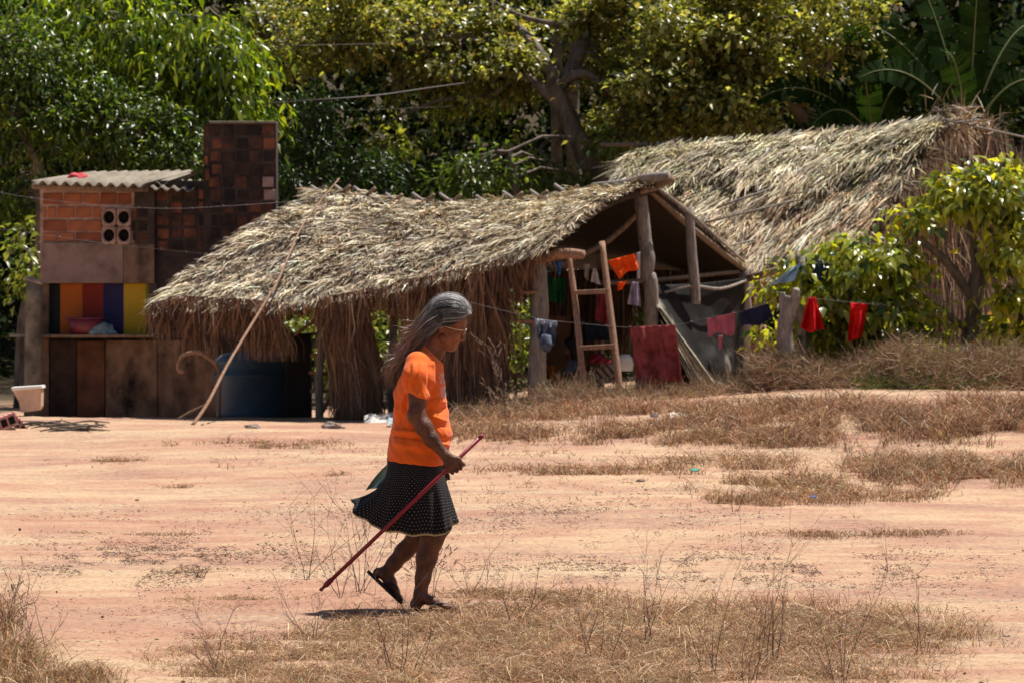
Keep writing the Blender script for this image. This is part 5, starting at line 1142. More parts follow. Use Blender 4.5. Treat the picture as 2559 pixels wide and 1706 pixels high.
# ================================================================== DRY WEEDS
def weed(label, px, py, h_px, spread, nst, seed, tone=(0.20, 0.12, 0.085), seeds=0, thick=1.0, lean=0):
    rng = random.Random(seed); x, y, z = [float(a[0]) for a in ground_at([px], [py])]
    s = F/y; H = h_px/s; mm = Multi(); base = Vector((x, y, z-.01)); pods = []
    def grow(p, d, L, r, lv):
        n = 5; pts = [p]; q = p.copy(); dd = d.copy()
        for i in range(n):
            dd = (dd+Vector((rng.gauss(0, .10), rng.gauss(0, .10), rng.gauss(0.015, .05)))).normalized(); q = q+dd*(L/n); pts.append(q.copy())
        mm.tube(pts, [r*(1-.75*i/n) for i in range(n+1)], 3, cap=False)
        if lv > 0:
            for i in range(1, n+1):
                for _ in range(rng.choice([0, 1, 1, 2] if lv > 1 else [0, 1, 1])):
                    a = Vector((rng.gauss(0, 1), rng.gauss(0, 1), rng.gauss(0, .5))).normalized()
                    nd = (dd*.95+a*.75).normalized(); nd.z = abs(nd.z)*.8+.15
                    grow(pts[i], nd.normalized(), L*rng.uniform(.3, .52), r*.5, lv-1)
        elif seeds and rng.random() < seeds: pods.extend(pts[2:])
    for k in range(nst):
        d = Vector((rng.gauss(lean, spread), rng.gauss(0, spread*.8), 1)).normalized(); grow(base+Vector((rng.gauss(0, .02), rng.gauss(0, .02), 0)), d, H*rng.uniform(.6, 1.0), .0024*thick*(y/19)**.5, 2)
    root = empty('dry_weed', base); tag(root, label, 'weed', 'dry branching weeds')
    mat = M['weed']; ob = mm.build('stems', mat, root); ob['kind'] = 'stuff'
    if pods:
        V = []; T = []
        for p in pods:
            r = .0045; o = len(V); V += [(p.x+r, p.y, p.z), (p.x-r, p.y, p.z), (p.x, p.y+r, p.z), (p.x, p.y-r, p.z), (p.x, p.y, p.z+r*1.5), (p.x, p.y, p.z-r*1.5)]
            T += [(o+a, o+b, o+c) for a, b, c in ((0, 2, 4), (2, 1, 4), (1, 3, 4), (3, 0, 4), (2, 0, 5), (1, 2, 5), (3, 1, 5), (0, 3, 5))]
        link('seed_heads', mesh_np(V, None, T), M['seed'], root)['kind'] = 'stuff'
M['weed'] = solid('weed_stem', (0.17, 0.095, 0.07), .8, .3, 20, 0); M['seed'] = solid('seed', (.5, .36, .26), .8, .2, 20, 0)
WEEDS = [
 ('dry weed with seed heads standing before the woman\'s planted leg', 1078, 1500, 190, .22, 4, 1, .7), ('thin forked dry weed left of the lower end of the red stick', 755, 1450, 230, .35, 3, 2, 0),
 ('spreading dry weed between the red stick and the raised foot', 905, 1480, 250, .32, 6, 3, .1), ('dry weed leaning right, just right of the woman\'s feet', 1180, 1495, 150, .5, 4, 4, 0),
 ('sparse dry weed crossing the end of the red stick', 850, 1500, 230, .45, 3, 5, 0), ('low dry weed in the grass left of the foot shadow', 790, 1600, 180, .6, 5, 6, 0),
 ('tall dry weed rising at the middle of the right foreground grass', 1620, 1620, 290, .22, 4, 7, 0), ('tall forked dry weed with wide arms in the right foreground', 1930, 1660, 330, .28, 5, 8, 0),
 ('thin dry weed between the two tall ones in the foreground', 1780, 1700, 330, .18, 4, 9, 0), ('blurred tall dry stalk low in the centre right foreground', 1870, 1735, 320, .2, 4, 10, 0),
 ('dry weed at the right end of the foreground grass', 2290, 1640, 220, .25, 3, 11, 0), ('dry weed with curled side shoots in the right foreground grass', 2100, 1720, 380, .3, 5, 12, 0),
 ('dry weed at the left edge of the bottom left clump', 20, 1600, 180, .3, 6, 13, .2), ('bent dry weed leaning right from the bottom left clump', 110, 1650, 200, .5, 5, 14, 0),
 ('dry weed bushing up at the bottom below the foot shadow', 1000, 1690, 230, .7, 7, 15, 0), ('tangled dry weed at the bottom left of centre', 560, 1690, 200, .7, 6, 16, 0),
 ('upright dry weed beside the straw bundle behind the woman\'s hip', 1190, 1030, 110, .3, 7, 17, .5), ('arched dry weed with knobbly stalk before the straw bundle', 1265, 1060, 190, .16, 3, 18, .6),
 ('reddish dry weed on the pale ground right of centre', 1840, 1275, 120, .25, 2, 19, 0), ('dark dry weed rising from the mid-right grass patch', 2310, 1190, 120, .3, 4, 20, 0),
 ('small dry weed standing alone on bare ground left of centre', 500, 1440, 40, .6, 8, 21, 0), ('dry weed with dark arms at the centre of the foreground', 1480, 1650, 230, .35, 5, 22, 0),
 ('small dry weed before the white scrap on the right', 2120, 1130, 80, .3, 5, 23, 0), ('faint dry weed above the foreground grass right of the woman', 1290, 1560, 170, .4, 5, 24, 0)]
for (lab, px, py, h, sp, nst, sd, se) in WEEDS: weed(lab, px, py, h, sp, nst, sd, seeds=se, thick=1.0)
# ================================================================== FIGURES: implicit surfaces meshed with surface nets
class Sdf:
    def __init__(s, lo, hi, h):
        s.lo = np.array(lo, float); s.h = h; s.n = np.ceil((np.array(hi)-s.lo)/h).astype(int)+1
        s.f = np.full(tuple(s.n), 0.5, np.float32); s.C = [s.lo[i]+np.arange(s.n[i])*h for i in range(3)]
    def box(s, lo, hi):
        a = np.clip(np.floor((np.array(lo)-s.lo)/s.h).astype(int), 0, s.n); b = np.clip(np.ceil((np.array(hi)-s.lo)/s.h).astype(int)+1, 0, s.n)
        sl = tuple(slice(a[i], b[i]) for i in range(3)); g = np.meshgrid(*[s.C[i][sl[i]] for i in range(3)], indexing='ij'); return sl, g
    def add(s, sl, d, k):
        f = s.f[sl]; h = np.clip(.5+.5*(f-d)/k, 0, 1); s.f[sl] = f*(1-h)+d*h-k*h*(1-h)
    def sub(s, sl, d, k):
        f = s.f[sl]; h = np.clip(.5-.5*(f+d)/k, 0, 1); s.f[sl] = f*(1-h)-d*h+k*h*(1-h)
    def ell(s, c, r, k=.02, rot=0.0, neg=False, yaw=0.0):
        """ellipsoid; rot turns it about y (pitch)"""
        c = np.array(c, float); r = np.array(r, float); R = max(r)+k+3*s.h+.01
        sl, (X, Y, Z) = s.box(c-R, c+R); X = X-c[0]; Y = Y-c[1]; Z = Z-c[2]
        if yaw: X, Y = X*math.cos(yaw)+Y*math.sin(yaw), -X*math.sin(yaw)+Y*math.cos(yaw)
        if rot: X, Z = X*math.cos(rot)-Z*math.sin(rot), X*math.sin(rot)+Z*math.cos(rot)
        k0 = np.sqrt((X/r[0])**2+(Y/r[1])**2+(Z/r[2])**2); k1 = np.sqrt((X/r[0]**2)**2+(Y/r[1]**2)**2+(Z/r[2]**2)**2)
        d = k0*(k0-1)/np.maximum(k1, 1e-6); (s.sub if neg else s.add)(sl, d, k)
    def cone(s, a, b, ra, rb, k=.02, sy=1.0):
        a = np.array(a, float); b = np.array(b, float); m = max(ra, rb)+k+3*s.h
        sl, (X, Y, Z) = s.box(np.minimum(a, b)-m, np.maximum(a, b)+m); ba = b-a; L2 = ba@ba+1e-9
        t = np.clip(((X-a[0])*ba[0]+(Y-a[1])*ba[1]+(Z-a[2])*ba[2])/L2, 0, 1)
        d = np.sqrt((X-a[0]-ba[0]*t)**2+((Y-a[1]-ba[1]*t)/sy)**2+(Z-a[2]-ba[2]*t)**2)-(ra+(rb-ra)*t); s.add(sl, d, k)
    def chain(s, pts, rad, k=.02, sy=1.0):
        for i in range(len(pts)-1): s.cone(pts[i], pts[i+1], rad[i], rad[i+1], k, sy)
    def mesh(s):
        f = s.f; ins = f < 0; n = f.shape
        corners = [(i, j, k) for i in (0, 1) for j in (0, 1) for k in (0, 1)]
        c = lambda A, o: A[o[0]:n[0]-1+o[0], o[1]:n[1]-1+o[1], o[2]:n[2]-1+o[2]]
        cnt = sum(c(ins, o).astype(np.int8) for o in corners); act = (cnt > 0) & (cnt < 8)
        idx = np.argwhere(act); vid = np.full(act.shape, -1, np.int32); vid[act] = np.arange(len(idx))
        val = np.stack([f[idx[:, 0]+o[0], idx[:, 1]+o[1], idx[:, 2]+o[2]] for o in corners], 1)
        P_ = np.zeros((len(idx), 3)); W_ = np.zeros(len(idx))
        for a in range(8):
            for b in range(a+1, 8):
                oa, ob = np.array(corners[a]), np.array(corners[b])
                if abs(oa-ob).sum() != 1: continue
                va, vb = val[:, a], val[:, b]; x = (va < 0) != (vb < 0); t = np.where(x, va/np.where(x, va-vb, 1), 0)
                P_ += np.where(x[:, None], oa+(ob-oa)*t[:, None], 0); W_ += x
        V = (idx+P_/np.maximum(W_, 1)[:, None])*s.h+s.lo; Q = []
        for ax in range(3):
            o = [0, 0, 0]; o[ax] = 1; A = ins[:n[0]-o[0], :n[1]-o[1], :n[2]-o[2]]; B = ins[o[0]:, o[1]:, o[2]:]; e = np.argwhere(A != B); a1, a2 = [q for q in range(3) if q != ax]
            ok = (e[:, a1] > 0) & (e[:, a2] > 0) & (e[:, a1] < n[a1]-1) & (e[:, a2] < n[a2]-1); e = e[ok]
            def g(d1, d2):
                q = e.copy(); q[:, a1] -= d1; q[:, a2] -= d2; return vid[q[:, 0], q[:, 1], q[:, 2]]
            q = np.stack([g(0, 0), g(1, 0), g(1, 1), g(0, 1)], -1); flip = A[e[:, 0], e[:, 1], e[:, 2]]
            if ax == 1: flip = ~flip
            q[~flip] = q[~flip][:, ::-1]; Q.append(q)
        return V, np.concatenate(Q)
def skin_mat(name, c, c2, face=None):
    m, nt, b = newmat(name); tc = N(nt, 'ShaderNodeTexCoord'); n1 = N(nt, 'ShaderNodeTexNoise', ins={'Scale': 16, 'Detail': 6, 'Roughness': .65}); nt.links.new(tc.outputs['Object'], n1.inputs[0])
    r = ramp(nt, [(.36, c2), (.62, c)]); nt.links.new(n1.outputs[0], r.inputs[0])
    if face:
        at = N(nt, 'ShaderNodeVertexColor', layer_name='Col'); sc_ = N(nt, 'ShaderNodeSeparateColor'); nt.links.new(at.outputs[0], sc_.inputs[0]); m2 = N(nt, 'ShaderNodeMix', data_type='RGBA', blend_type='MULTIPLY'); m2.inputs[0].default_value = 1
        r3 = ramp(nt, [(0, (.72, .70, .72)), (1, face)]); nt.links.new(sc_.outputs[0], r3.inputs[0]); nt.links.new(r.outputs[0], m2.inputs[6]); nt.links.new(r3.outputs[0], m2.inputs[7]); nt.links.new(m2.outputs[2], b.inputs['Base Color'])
    else: nt.links.new(r.outputs[0], b.inputs['Base Color'])
    b.inputs['Roughness'].default_value = .52; b.inputs['Specular IOR Level'].default_value = .35
    n2 = N(nt, 'ShaderNodeTexNoise', ins={'Scale': 110, 'Detail': 4}); nt.links.new(tc.outputs['Object'], n2.inputs[0])
    n3 = N(nt, 'ShaderNodeTexNoise', ins={'Scale': 30, 'Detail': 3}); mp = N(nt, 'ShaderNodeMapping'); mp.inputs['Scale'].default_value = (2.2, 1, 1); nt.links.new(tc.outputs['Object'], mp.inputs[0]); nt.links.new(mp.outputs[0], n3.inputs[0])
    ad = N(nt, 'ShaderNodeMath', operation='ADD'); nt.links.new(n2.outputs[0], ad.inputs[0]); nt.links.new(n3.outputs[0], ad.inputs[1])
    bp = N(nt, 'ShaderNodeBump', ins={'Strength': .75, 'Distance': .006}); nt.links.new(ad.outputs[0], bp.inputs['Height']); nt.links.new(bp.outputs[0], b.inputs['Normal'])
    return m
WX, WY = P(1080, 1525, 19.75).x, 19.75
def W(px, py, dy=0.0): return ((px-CX)/F*WY, WY+dy, (1525-py)/540.0+float(gz(WX, WY)))
WO = Vector((WX, WY, float(gz(WX, WY))))

def hand(S, wrist, knuckles, axis, dn, inn, fl=1.0, k=.006):
    """palm + four curled fingers; dn: from knuckle over the stick, inn: towards the palm side"""
    wrist = np.array(wrist); dn = np.array(dn); inn = np.array(inn)
    rad = [.0092, .0095, .0090, .0080]; ln = [1.0, 1.08, 1.0, .82]
    for i, kn in enumerate(knuckles):
        kn = np.array(kn); S.cone(wrist+(kn-wrist)*.1, kn, .017, .0125, .012)
        a = kn; p1 = a+dn*.030*ln[i]*fl+inn*.003; p2 = p1+inn*.023*ln[i]*fl+dn*.005; p3 = p2-dn*.019*ln[i]*fl+inn*.006
        S.cone(a, p1, rad[i]*1.12, rad[i], k); S.cone(p1, p2, rad[i]*1.02, rad[i]*.9, .004); S.cone(p2, p3, rad[i]*.9, rad[i]*.75, .004)
        S.ell(a, (rad[i]*1.2,)*3, .004)
def woman():
    r = empty('person', WO); tag(r, 'old woman with long grey hair, glasses, orange T-shirt and black dotted skirt, walking', 'person')
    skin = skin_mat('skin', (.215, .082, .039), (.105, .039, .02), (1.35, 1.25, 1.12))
    S = Sdf(W(880, 1530, -.36), W(1190, 725, .36), .0042)
    # trunk
    S.ell(W(1034, 1190), (.12, .15, .12), .04); S.ell(W(1050, 1090), (.125, .14, .13), .05); S.ell(W(1048, 985), (.095, .14, .15), .05); S.ell(W(1054, 922), (.06, .13, .05), .04)
    # neck and head
    S.chain([W(1062, 915), W(1078, 875), W(1096, 840)], [.056, .046, .046], .03)
    S.cone(W(1092, 905, -.02), W(1108, 868, -.015), .012, .014, .02)                 # cord of the throat
    S.ell(W(1119, 793), (.088, .073, .088), .02)
    S.ell(W(1137, 806), (.052, .058, .048), .02)                                        # forehead
    S.ell(W(1128, 838), (.046, .050, .046), .02)                                        # mid face
    S.ell(W(1118, 851), (.040, .046, .042), .02)
    S.ell(W(1130.5, 868), (.0175, .022, .0175), .014)                                   # chin
    for s in (-1, 1):
        S.cone(W(1104, 843, s*.050), W(1128, 869, s*.014), .013, .014, .016)            # jaw line
        S.ell(W(1140, 838, s*.036), (.017, .016, .015), .014)                           # cheekbone
        S.ell(W(1157, 829, s*.030), (.014, .016, .011), .010, neg=True)                 # eye socket
        S.ell(W(1152, 829.5, s*.030), (.0125, .0125, .0115), .003)                      # eye
        S.ell(W(1155, 820, s*.026), (.012, .022, .0065), .010, rot=.2)                  # brow
        S.ell(W(1102, 817, s*.072), (.017, .007, .026), .006, rot=-.3); S.ell(W(1102.5, 817, s*.080), (.009, .006, .016), .005, neg=True)
        S.ell(W(1101, 829, s*.071), (.007, .006, .009), .005)
        S.ell(W(1152.5, 849.5, s*.0105), (.0095, .0075, .0075), .005)                   # nostril wings
        S.ell(W(1143, 852, s*.026), (.010, .010, .018), .010, rot=.5, neg=False)        # fold by the mouth
    S.chain([W(1157, 822), W(1158.5, 836), W(1156, 847)], [.0085, .0095, .0125], .008)
    S.ell(W(1140, 856.5), (.0115, .021, .0062), .007); S.ell(W(1138, 865.5), (.0115, .018, .006), .006)
    S.ell(W(1146, 861.3), (.016, .022, .0022), .003, neg=True)
    # right arm holding the stick
    S.chain([W(1044, 925, -.14), W(1047, 985, -.205), W(1044, 1032, -.225)], [.040, .041, .037], .02)
    S.chain([W(1044, 1032, -.225), W(1062, 1062, -.235), W(1080, 1092, -.24), W(1112, 1128, -.245)], [.038, .038, .033, .0235], .02)
    S.ell(W(1034, 1036, -.228), (.017, .02, .022), .02)                                 # elbow
    st = np.array(W(1206, 1084, -.235)); sb = np.array(W(805, 1467, -.215)); ax = (st-sb)/np.linalg.norm(st-sb)
    dn = np.array([.69, 0, -.72]); inn = np.array([0, 1.0, 0]); kn = [W(1147, 1142, -.258), W(1139, 1150.5, -.262), W(1130.5, 1158, -.262), W(1122, 1165, -.258)]
    hand(S, W(1113, 1129, -.247), kn, ax, dn, inn, 1.0)
    S.chain([W(1120, 1131, -.225), W(1134, 1140, -.212), W(1146, 1150, -.208), W(1151, 1160, -.212)], [.015, .0125, .0105, .0085], .008)   # thumb behind the stick
    # left arm, hanging behind the body
    S.chain([W(1044, 925, .14), W(1040, 975, .205), W(1036, 1030, .215)], [.050, .042, .036], .03)
    S.chain([W(1036, 1030, .215), W(1060, 1070, .20), W(1088, 1125, .185)], [.036, .034, .024], .02)
    wr = np.array(W(1088, 1125, .185)); dd = unit(np.array([.25, 0, -1.0]))
    for i, (ox, l) in enumerate(((.026, .068), (.009, .076), (-.009, .070), (-.026, .056))):
        kn_ = wr+dd*.078+np.array([ox, 0, 0]); S.cone(wr+dd*.01, kn_, .017, .0125, .012)
        a = kn_+dd*l*.5+np.array([0, -.008, 0]); b = a+dd*l*.45+np.array([0, -.018, 0]); S.cone(kn_, a, .010, .0088, .004); S.cone(a, b, .0088, .007, .004)
    S.chain([wr+dd*.015+np.array([.018, 0, 0]), wr+dd*.05+np.array([.045, -.012, 0]), wr+dd*.085+np.array([.052, -.02, 0])], [.013, .011, .0085], .006)
    # right leg, planted
    S.chain([W(1045, 1195, -.075), W(1070, 1250, -.078), W(1101, 1306, -.085)], [.082, .060, .049], .03)
    S.ell(W(1108, 1306, -.09), (.040, .042, .045), .02)
    S.chain([W(1098, 1312, -.09), W(1080, 1345, -.09), W(1067, 1390, -.09), W(1058, 1440, -.09), W(1051, 1478, -.09)], [.050, .051, .047, .034, .0285], .02)
    S.chain([W(1051, 1478, -.09), W(1043, 1504, -.09)], [.0285, .026], .012); S.ell(W(1040, 1506, -.09), (.027, .027, .024), .012)
    S.chain([W(1058, 1490, -.09), W(1085, 1500, -.09), W(1112, 1509, -.092)], [.027, .022, .0135], .014, 1.35)
    for i, (dx, q) in enumerate(((0, -.062), (4, -.080), (4, -.095), (1, -.108), (-4, -.119))): S.chain([W(1112+dx*.4, 1510.5, q), W(1127+dx, 1511.5, q*.98), W(1134+dx, 1514.5, q*.98)], [.0125, .0098, .0085] if i else [.014, .0125, .0115], .004)
    for s in (-1, 1): S.ell(W(1052, 1482, -.09+s*.026), (.012, .010, .013), .010)
    # left leg, trailing with raised heel
    S.chain([W(1038, 1195, .085), W(1052, 1255, .09), W(1068, 1316, .09)], [.086, .070, .051], .03)
    S.ell(W(1074, 1316, .09), (.038, .042, .042), .02)
    S.chain([W(1068, 1316, .09), W(1044, 1346, .09), W(1008, 1381, .09), W(984, 1410, .09), W(967, 1430, .09)], [.050, .049, .040, .033, .031], .02)
    S.ell(W(944, 1434, .09), (.026, .027, .025), .016); S.chain([W(962, 1436, .09), W(974, 1457, .09), W(990, 1483, .09)], [.031, .027, .018], .014, 1.25)
    for i, q in enumerate((.062, .079, .093, .106, .117)): S.chain([W(989, 1482, q), W(996, 1493, q), W(1003-i*1.2, 1500-i*1.5, q)], [.0125, .0105, .0088], .004)
    V, Q = S.mesh(); me = mesh_np(V, Q); face_bounce = smooth((920-(1525-(V[:, 2]-WO.z)*540))/30); setcol(me, np.stack([face_bounce, face_bounce, face_bounce], -1)); o = link('body', me, skin, r, True)  # face and neck lighter: bounce light put into the skin colour
    # ---- T-shirt
    T = Sdf(W(945, 1180, -.33), W(1150, 850, .33), .0048)
    rows = np.array([[850, 1058, 1082, .045], [872, 1047, 1090, .075], [890, 1028, 1098, .135], [909, 1012, 1106, .175], [949, 996, 1111, .182], [987, 985, 1114, .178], [1019, 982, 1117, .172], [1060, 981, 1126, .172], [1085, 975, 1131, .178],
                     [1111, 969, 1127, .184], [1148, 966, 1113, .186], [1170, 964, 1104, .184], [1190, 963, 1100, .182]], float)
    sl, (X, Yg, Z) = T.box(T.lo, T.lo+T.n*T.h); zz = (1525-(Z-WO.z)*540)
    g = lambda i: np.interp(zz, rows[:, 0], rows[:, i]); xb = (g(1)-CX)/F*WY; xf = (g(2)-CX)/F*WY; ry = g(3); xc = (xb+xf)/2; rx = (xf-xb)/2
    q = (np.abs((X-xc)/rx)**2.3+np.abs((Yg-WY)/ry)**2.3)**(1/2.3); T.f = ((q-1)*np.minimum(rx, ry)*.8).astype(np.float32)
    for s in (-1, 1):
        T.chain([W(1042, 906, s*.13), W(1043, 940, s*.178), W(1048.5, 992, s*.212)], [.052, .057, .0475], .03)
    d = (X-W(1058, 0)[0])*.7071+(Z-W(0, 861)[2])*.7071; T.f = np.maximum(T.f, d.astype(np.float32))       # neckline
    n_ = np.array([14.0, -137.0]); n_ = n_/np.linalg.norm(n_)
    d = -((X-W(966, 0)[0])*14/137.7+(Z-W(0, 1148)[2])*136/137.0)
    T.f = np.maximum(T.f, d.astype(np.float32))                                                       # hem
    a, b = np.array(W(1028, 980)), np.array(W(1070, 996)); dv = (b-a)/np.linalg.norm(b-a); nx, nz = dv[2], -dv[0]
    side = (np.abs(Yg-WY) > .155+0*X)&(X < W(1078, 0)[0])&(X > W(1015, 0)[0])
    d = (X-a[0])*nx+(Z-a[2])*nz
    armf = np.where(side & (d > 0), np.minimum(d, .02), -1).astype(np.float32)
    core = ((q-1)*np.minimum(rx, ry)*.8)
    T.f = np.where(armf > 0, np.maximum(T.f, np.minimum(armf, np.maximum(core, -1))), T.f).astype(np.float32)   # sleeve hem
    V, Q = T.mesh()
    me = mesh_np(V, Q); nr = np.zeros(len(V)*3, np.float32); me.vertices.foreach_get('normal', nr); nr = nr.reshape(-1, 3)
    PX = (V[:, 0]/WY*F+CX); PY = 1525-(V[:, 2]-WO.z)*540; dy = V[:, 1]-WY
    def crease(x0, y0, x1, y1, w, amp):
        d = np.array([x1-x0, y1-y0], float); L = np.linalg.norm(d); d /= L; t = (PX-x0)*d[0]+(PY-y0)*d[1]; s_ = (PX-x0)*-d[1]+(PY-y0)*d[0]
        return amp*np.exp(-(s_/w)**2)*smooth(t/L*4+.2)*smooth((1-t/L)*4+.2)*((t > -L*.1) & (t < L*1.1))
    D = np.zeros(len(V)); nears = np.where(dy < 0, 1.0, .8)
    for c in [(1030, 905, 1018, 975, 4, -.007), (1040, 902, 1027, 968, 3.5, .006), (1050, 905, 1034, 975, 3.2, -.006), (1075, 905, 1072, 975, 3.5, -.007), (1085, 895, 1083, 965, 3.5, .006), (1027, 960, 990, 1040, 5, .007), (1022, 975, 1000, 1065, 5, -.009), (1030, 985, 1020, 1060, 6, .006),
              (998, 1000, 1000, 1060, 4, -.006), (1012, 1015, 1050, 1062, 5, -.009), (1066, 1000, 1105, 985, 4, -.006), (1068, 1015, 1112, 1030, 5, -.008), (1075, 1035, 1122, 1052, 5, .008), (1080, 1050, 1125, 1068, 4, -.006), (978, 1072, 1055, 1078, 5, .007),
              (975, 1085, 1065, 1094, 4.5, -.010), (1060, 1090, 1125, 1112, 5, .007), (1085, 1108, 1126, 1095, 4, -.006), (974, 1102, 1060, 1116, 6, .004), (1000, 1120, 1090, 1135, 8, -.004), (1098, 940, 1112, 946, 4, -.004), (1095, 1000, 1116, 1004, 4, .005), (1096, 1012, 1117, 1020, 3, -.005), (985, 950, 992, 1045, 4, .005)]: D += crease(*c)
    D *= nears*1.2
    hem_line = PY-(1148+(PX-966)*14/137.0); D += np.where((hem_line > -5) & (hem_line < -2.6), -.0022, 0)   # stitched hem
    nn = np.array([mnoise.noise(Vector((v[0]*9, v[1]*9, v[2]*7))) for v in V]); D += .005*nn
    rn = np.array([1-2*abs(mnoise.noise(Vector(((v[0]*.8+v[2]*.6)*26, v[1]*8, (v[2]*.8-v[0]*.6)*7)))) for v in V]); D += .0045*(rn-.5)*smooth((PY-900)/60)
    rn = np.array([1-2*abs(mnoise.noise(Vector(((v[0]*.3+v[2])*22+5, v[1]*7, v[0]*6)))) for v in V]); D += .005*(rn-.5)*smooth((PX-1040)/50)*smooth((PY-960)/30)*smooth((1135-PY)/20)
    V = V+nr*D[:, None]; me.vertices.foreach_set('co', V.astype(np.float32).ravel())
    m, nt, b = newmat('orange_shirt'); tc = N(nt, 'ShaderNodeTexCoord')
    n1 = N(nt, 'ShaderNodeTexNoise', ins={'Scale': 7, 'Detail': 4}); nt.links.new(tc.outputs['Object'], n1.inputs[0])
    rp = ramp(nt, [(.35, (.76, .12, .014)), (.65, (.90, .165, .020))]); nt.links.new(n1.outputs[0], rp.inputs[0])
    # faded print on the chest, two lines
    a_ = N(nt, 'ShaderNodeVertexColor', layer_name='Col'); sc = N(nt, 'ShaderNodeSeparateColor'); nt.links.new(a_.outputs[0], sc.inputs[0])
    mp = N(nt, 'ShaderNodeMapping'); mp.inputs['Scale'].default_value = (1, 70, 22); nt.links.new(tc.outputs['Object'], mp.inputs[0])
    n2 = N(nt, 'ShaderNodeTexNoise', ins={'Scale': 1.4, 'Detail': 2}); nt.links.new(mp.outputs[0], n2.inputs[0]); r2 = ramp(nt, [(.40, (0, 0, 0)), (.47, (1, 1, 1))]); nt.links.new(n2.outputs[0], r2.inputs[0])
    mu = N(nt, 'ShaderNodeMath', operation='MULTIPLY'); nt.links.new(r2.outputs[0], mu.inputs[0]); nt.links.new(sc.outputs[0], mu.inputs[1])
    mx = N(nt, 'ShaderNodeMix', data_type='RGBA'); nt.links.new(mu.outputs[0], mx.inputs[0]); nt.links.new(rp.outputs[0], mx.inputs[6]); mx.inputs[7].default_value = (.52, .36, .36, 1)
    nt.links.new(mx.outputs[2], b.inputs['Base Color']); b.inputs['Roughness'].default_value = .85; b.inputs['Specular IOR Level'].default_value = .15
    b.inputs['Sheen Weight'].default_value = .15
    wv = N(nt, 'ShaderNodeTexNoise', ins={'Scale': 260, 'Detail': 2}); nt.links.new(tc.outputs['Object'], wv.inputs[0]); bp = N(nt, 'ShaderNodeBump', ins={'Strength': .3, 'Distance': .002}); nt.links.new(wv.outputs[0], bp.inputs['Height']); nt.links.new(bp.outputs[0], b.inputs['Normal'])
    band = ((PY > 931) & (PY < 958)) | ((PY > 966) & (PY < 992)); pr = (PX > 1097) & (np.abs(dy) < .12) & band
    setcol(me, np.stack([pr*.8, 0*PX, 0*PX], -1)); link('t_shirt', me, m, r, True)
    # ---- skirt, blown out behind
    deg = np.array([0, 20, 45, 70, 90, 115, 140, 160, 180, 200, 222, 245, 270, 295, 318, 342, 360], float)
    hem = np.array([(1137, 1304, 0), (1128, 1308, .09), (1104, 1316, .15), (1072, 1322, .18), (1040, 1322, .195), (1000, 1312, .20), (950, 1290, .18), (902, 1262, .10), (873, 1249, 0), (892, 1277, -.08), (926, 1305, -.14), (975, 1320, -.175), (1033, 1328, -.19), (1084, 1328, -.20), (1112, 1326, -.19), (1134, 1312, -.14), (1138, 1304, 0)], float)
    def ringpt(d, tab): return np.array([np.interp(d, deg, tab[:, i]) for i in range(3)])
    def skirt(name, mat, grow, hem_dy, mid_back, thick, far_back=0, waist_dy=0):
        nu, nv = 168, 34; V = []; UV = []
        for j in range(nv+1):
            t = j/nv
            for i in range(nu):
                d = 360.0*i/nu; a = math.radians(d)
                w = np.array([1034+66*math.cos(a)*grow, 1150+6*math.cos(a)+waist_dy, .166*math.sin(a)*grow]); mb = 950 if abs(d-180) < 70 else 952
                fb = max(0, math.cos(math.radians(d-140)))**6*far_back
                mcx = 1032; m_ = np.array([mcx+(82 if math.cos(a) > 0 else 81)*np.sign(math.cos(a))*abs(math.cos(a))**.75*grow-fb*30, 1213-fb*16, .186*np.sign(math.sin(a))*abs(math.sin(a))**.7*grow]); h_ = ringpt(d, hem); hc = np.array([1030, h_[1], 0]); h_ = hc+(h_-hc)*np.array([grow, 1, grow]); h_[1] += hem_dy
                c1 = 2*m_-.5*(w+h_); p = w*(1-t)**2+2*c1*t*(1-t)+h_*t*t
                wave = (.010*math.sin(a*9+t*1.5)+.007*math.sin(a*16+1.1+t))*t**1.4; rad = np.array([math.cos(a), math.sin(a)])
                V.append(W(p[0]+rad[0]*wave*540, p[1]+t*2.0*math.sin(a*11), p[2]+rad[1]*wave)); UV.append((d/360*1.1, t*.36))
        Q = [(j*nu+i, j*nu+(i+1) % nu, (j+1)*nu+(i+1) % nu, (j+1)*nu+i) for j in range(nv) for i in range(nu)]
        me = mesh_np(V, Q); setcol(me, np.array([(u, v, 0) for u, v in UV])); o = link(name, me, mat, r, True); md = o.modifiers.new('cloth', 'SOLIDIFY'); md.thickness = thick; return o
    m, nt, b = newmat('dotted_black_cloth'); a_ = N(nt, 'ShaderNodeVertexColor', layer_name='Col'); vm = N(nt, 'ShaderNodeVectorMath', operation='SCALE'); vm.inputs['Scale'].default_value = 1/.0125; nt.links.new(a_.outputs[0], vm.inputs[0])
    sx = N(nt, 'ShaderNodeSeparateXYZ'); nt.links.new(vm.outputs[0], sx.inputs[0])
    fl = N(nt, 'ShaderNodeMath', operation='FLOOR'); nt.links.new(sx.outputs[1], fl.inputs[0]); hf = N(nt, 'ShaderNodeMath', operation='MULTIPLY'); hf.inputs[1].default_value = .5; nt.links.new(fl.outputs[0], hf.inputs[0])
    ax_ = N(nt, 'ShaderNodeMath', operation='ADD'); nt.links.new(sx.outputs[0], ax_.inputs[0]); nt.links.new(hf.outputs[0], ax_.inputs[1])
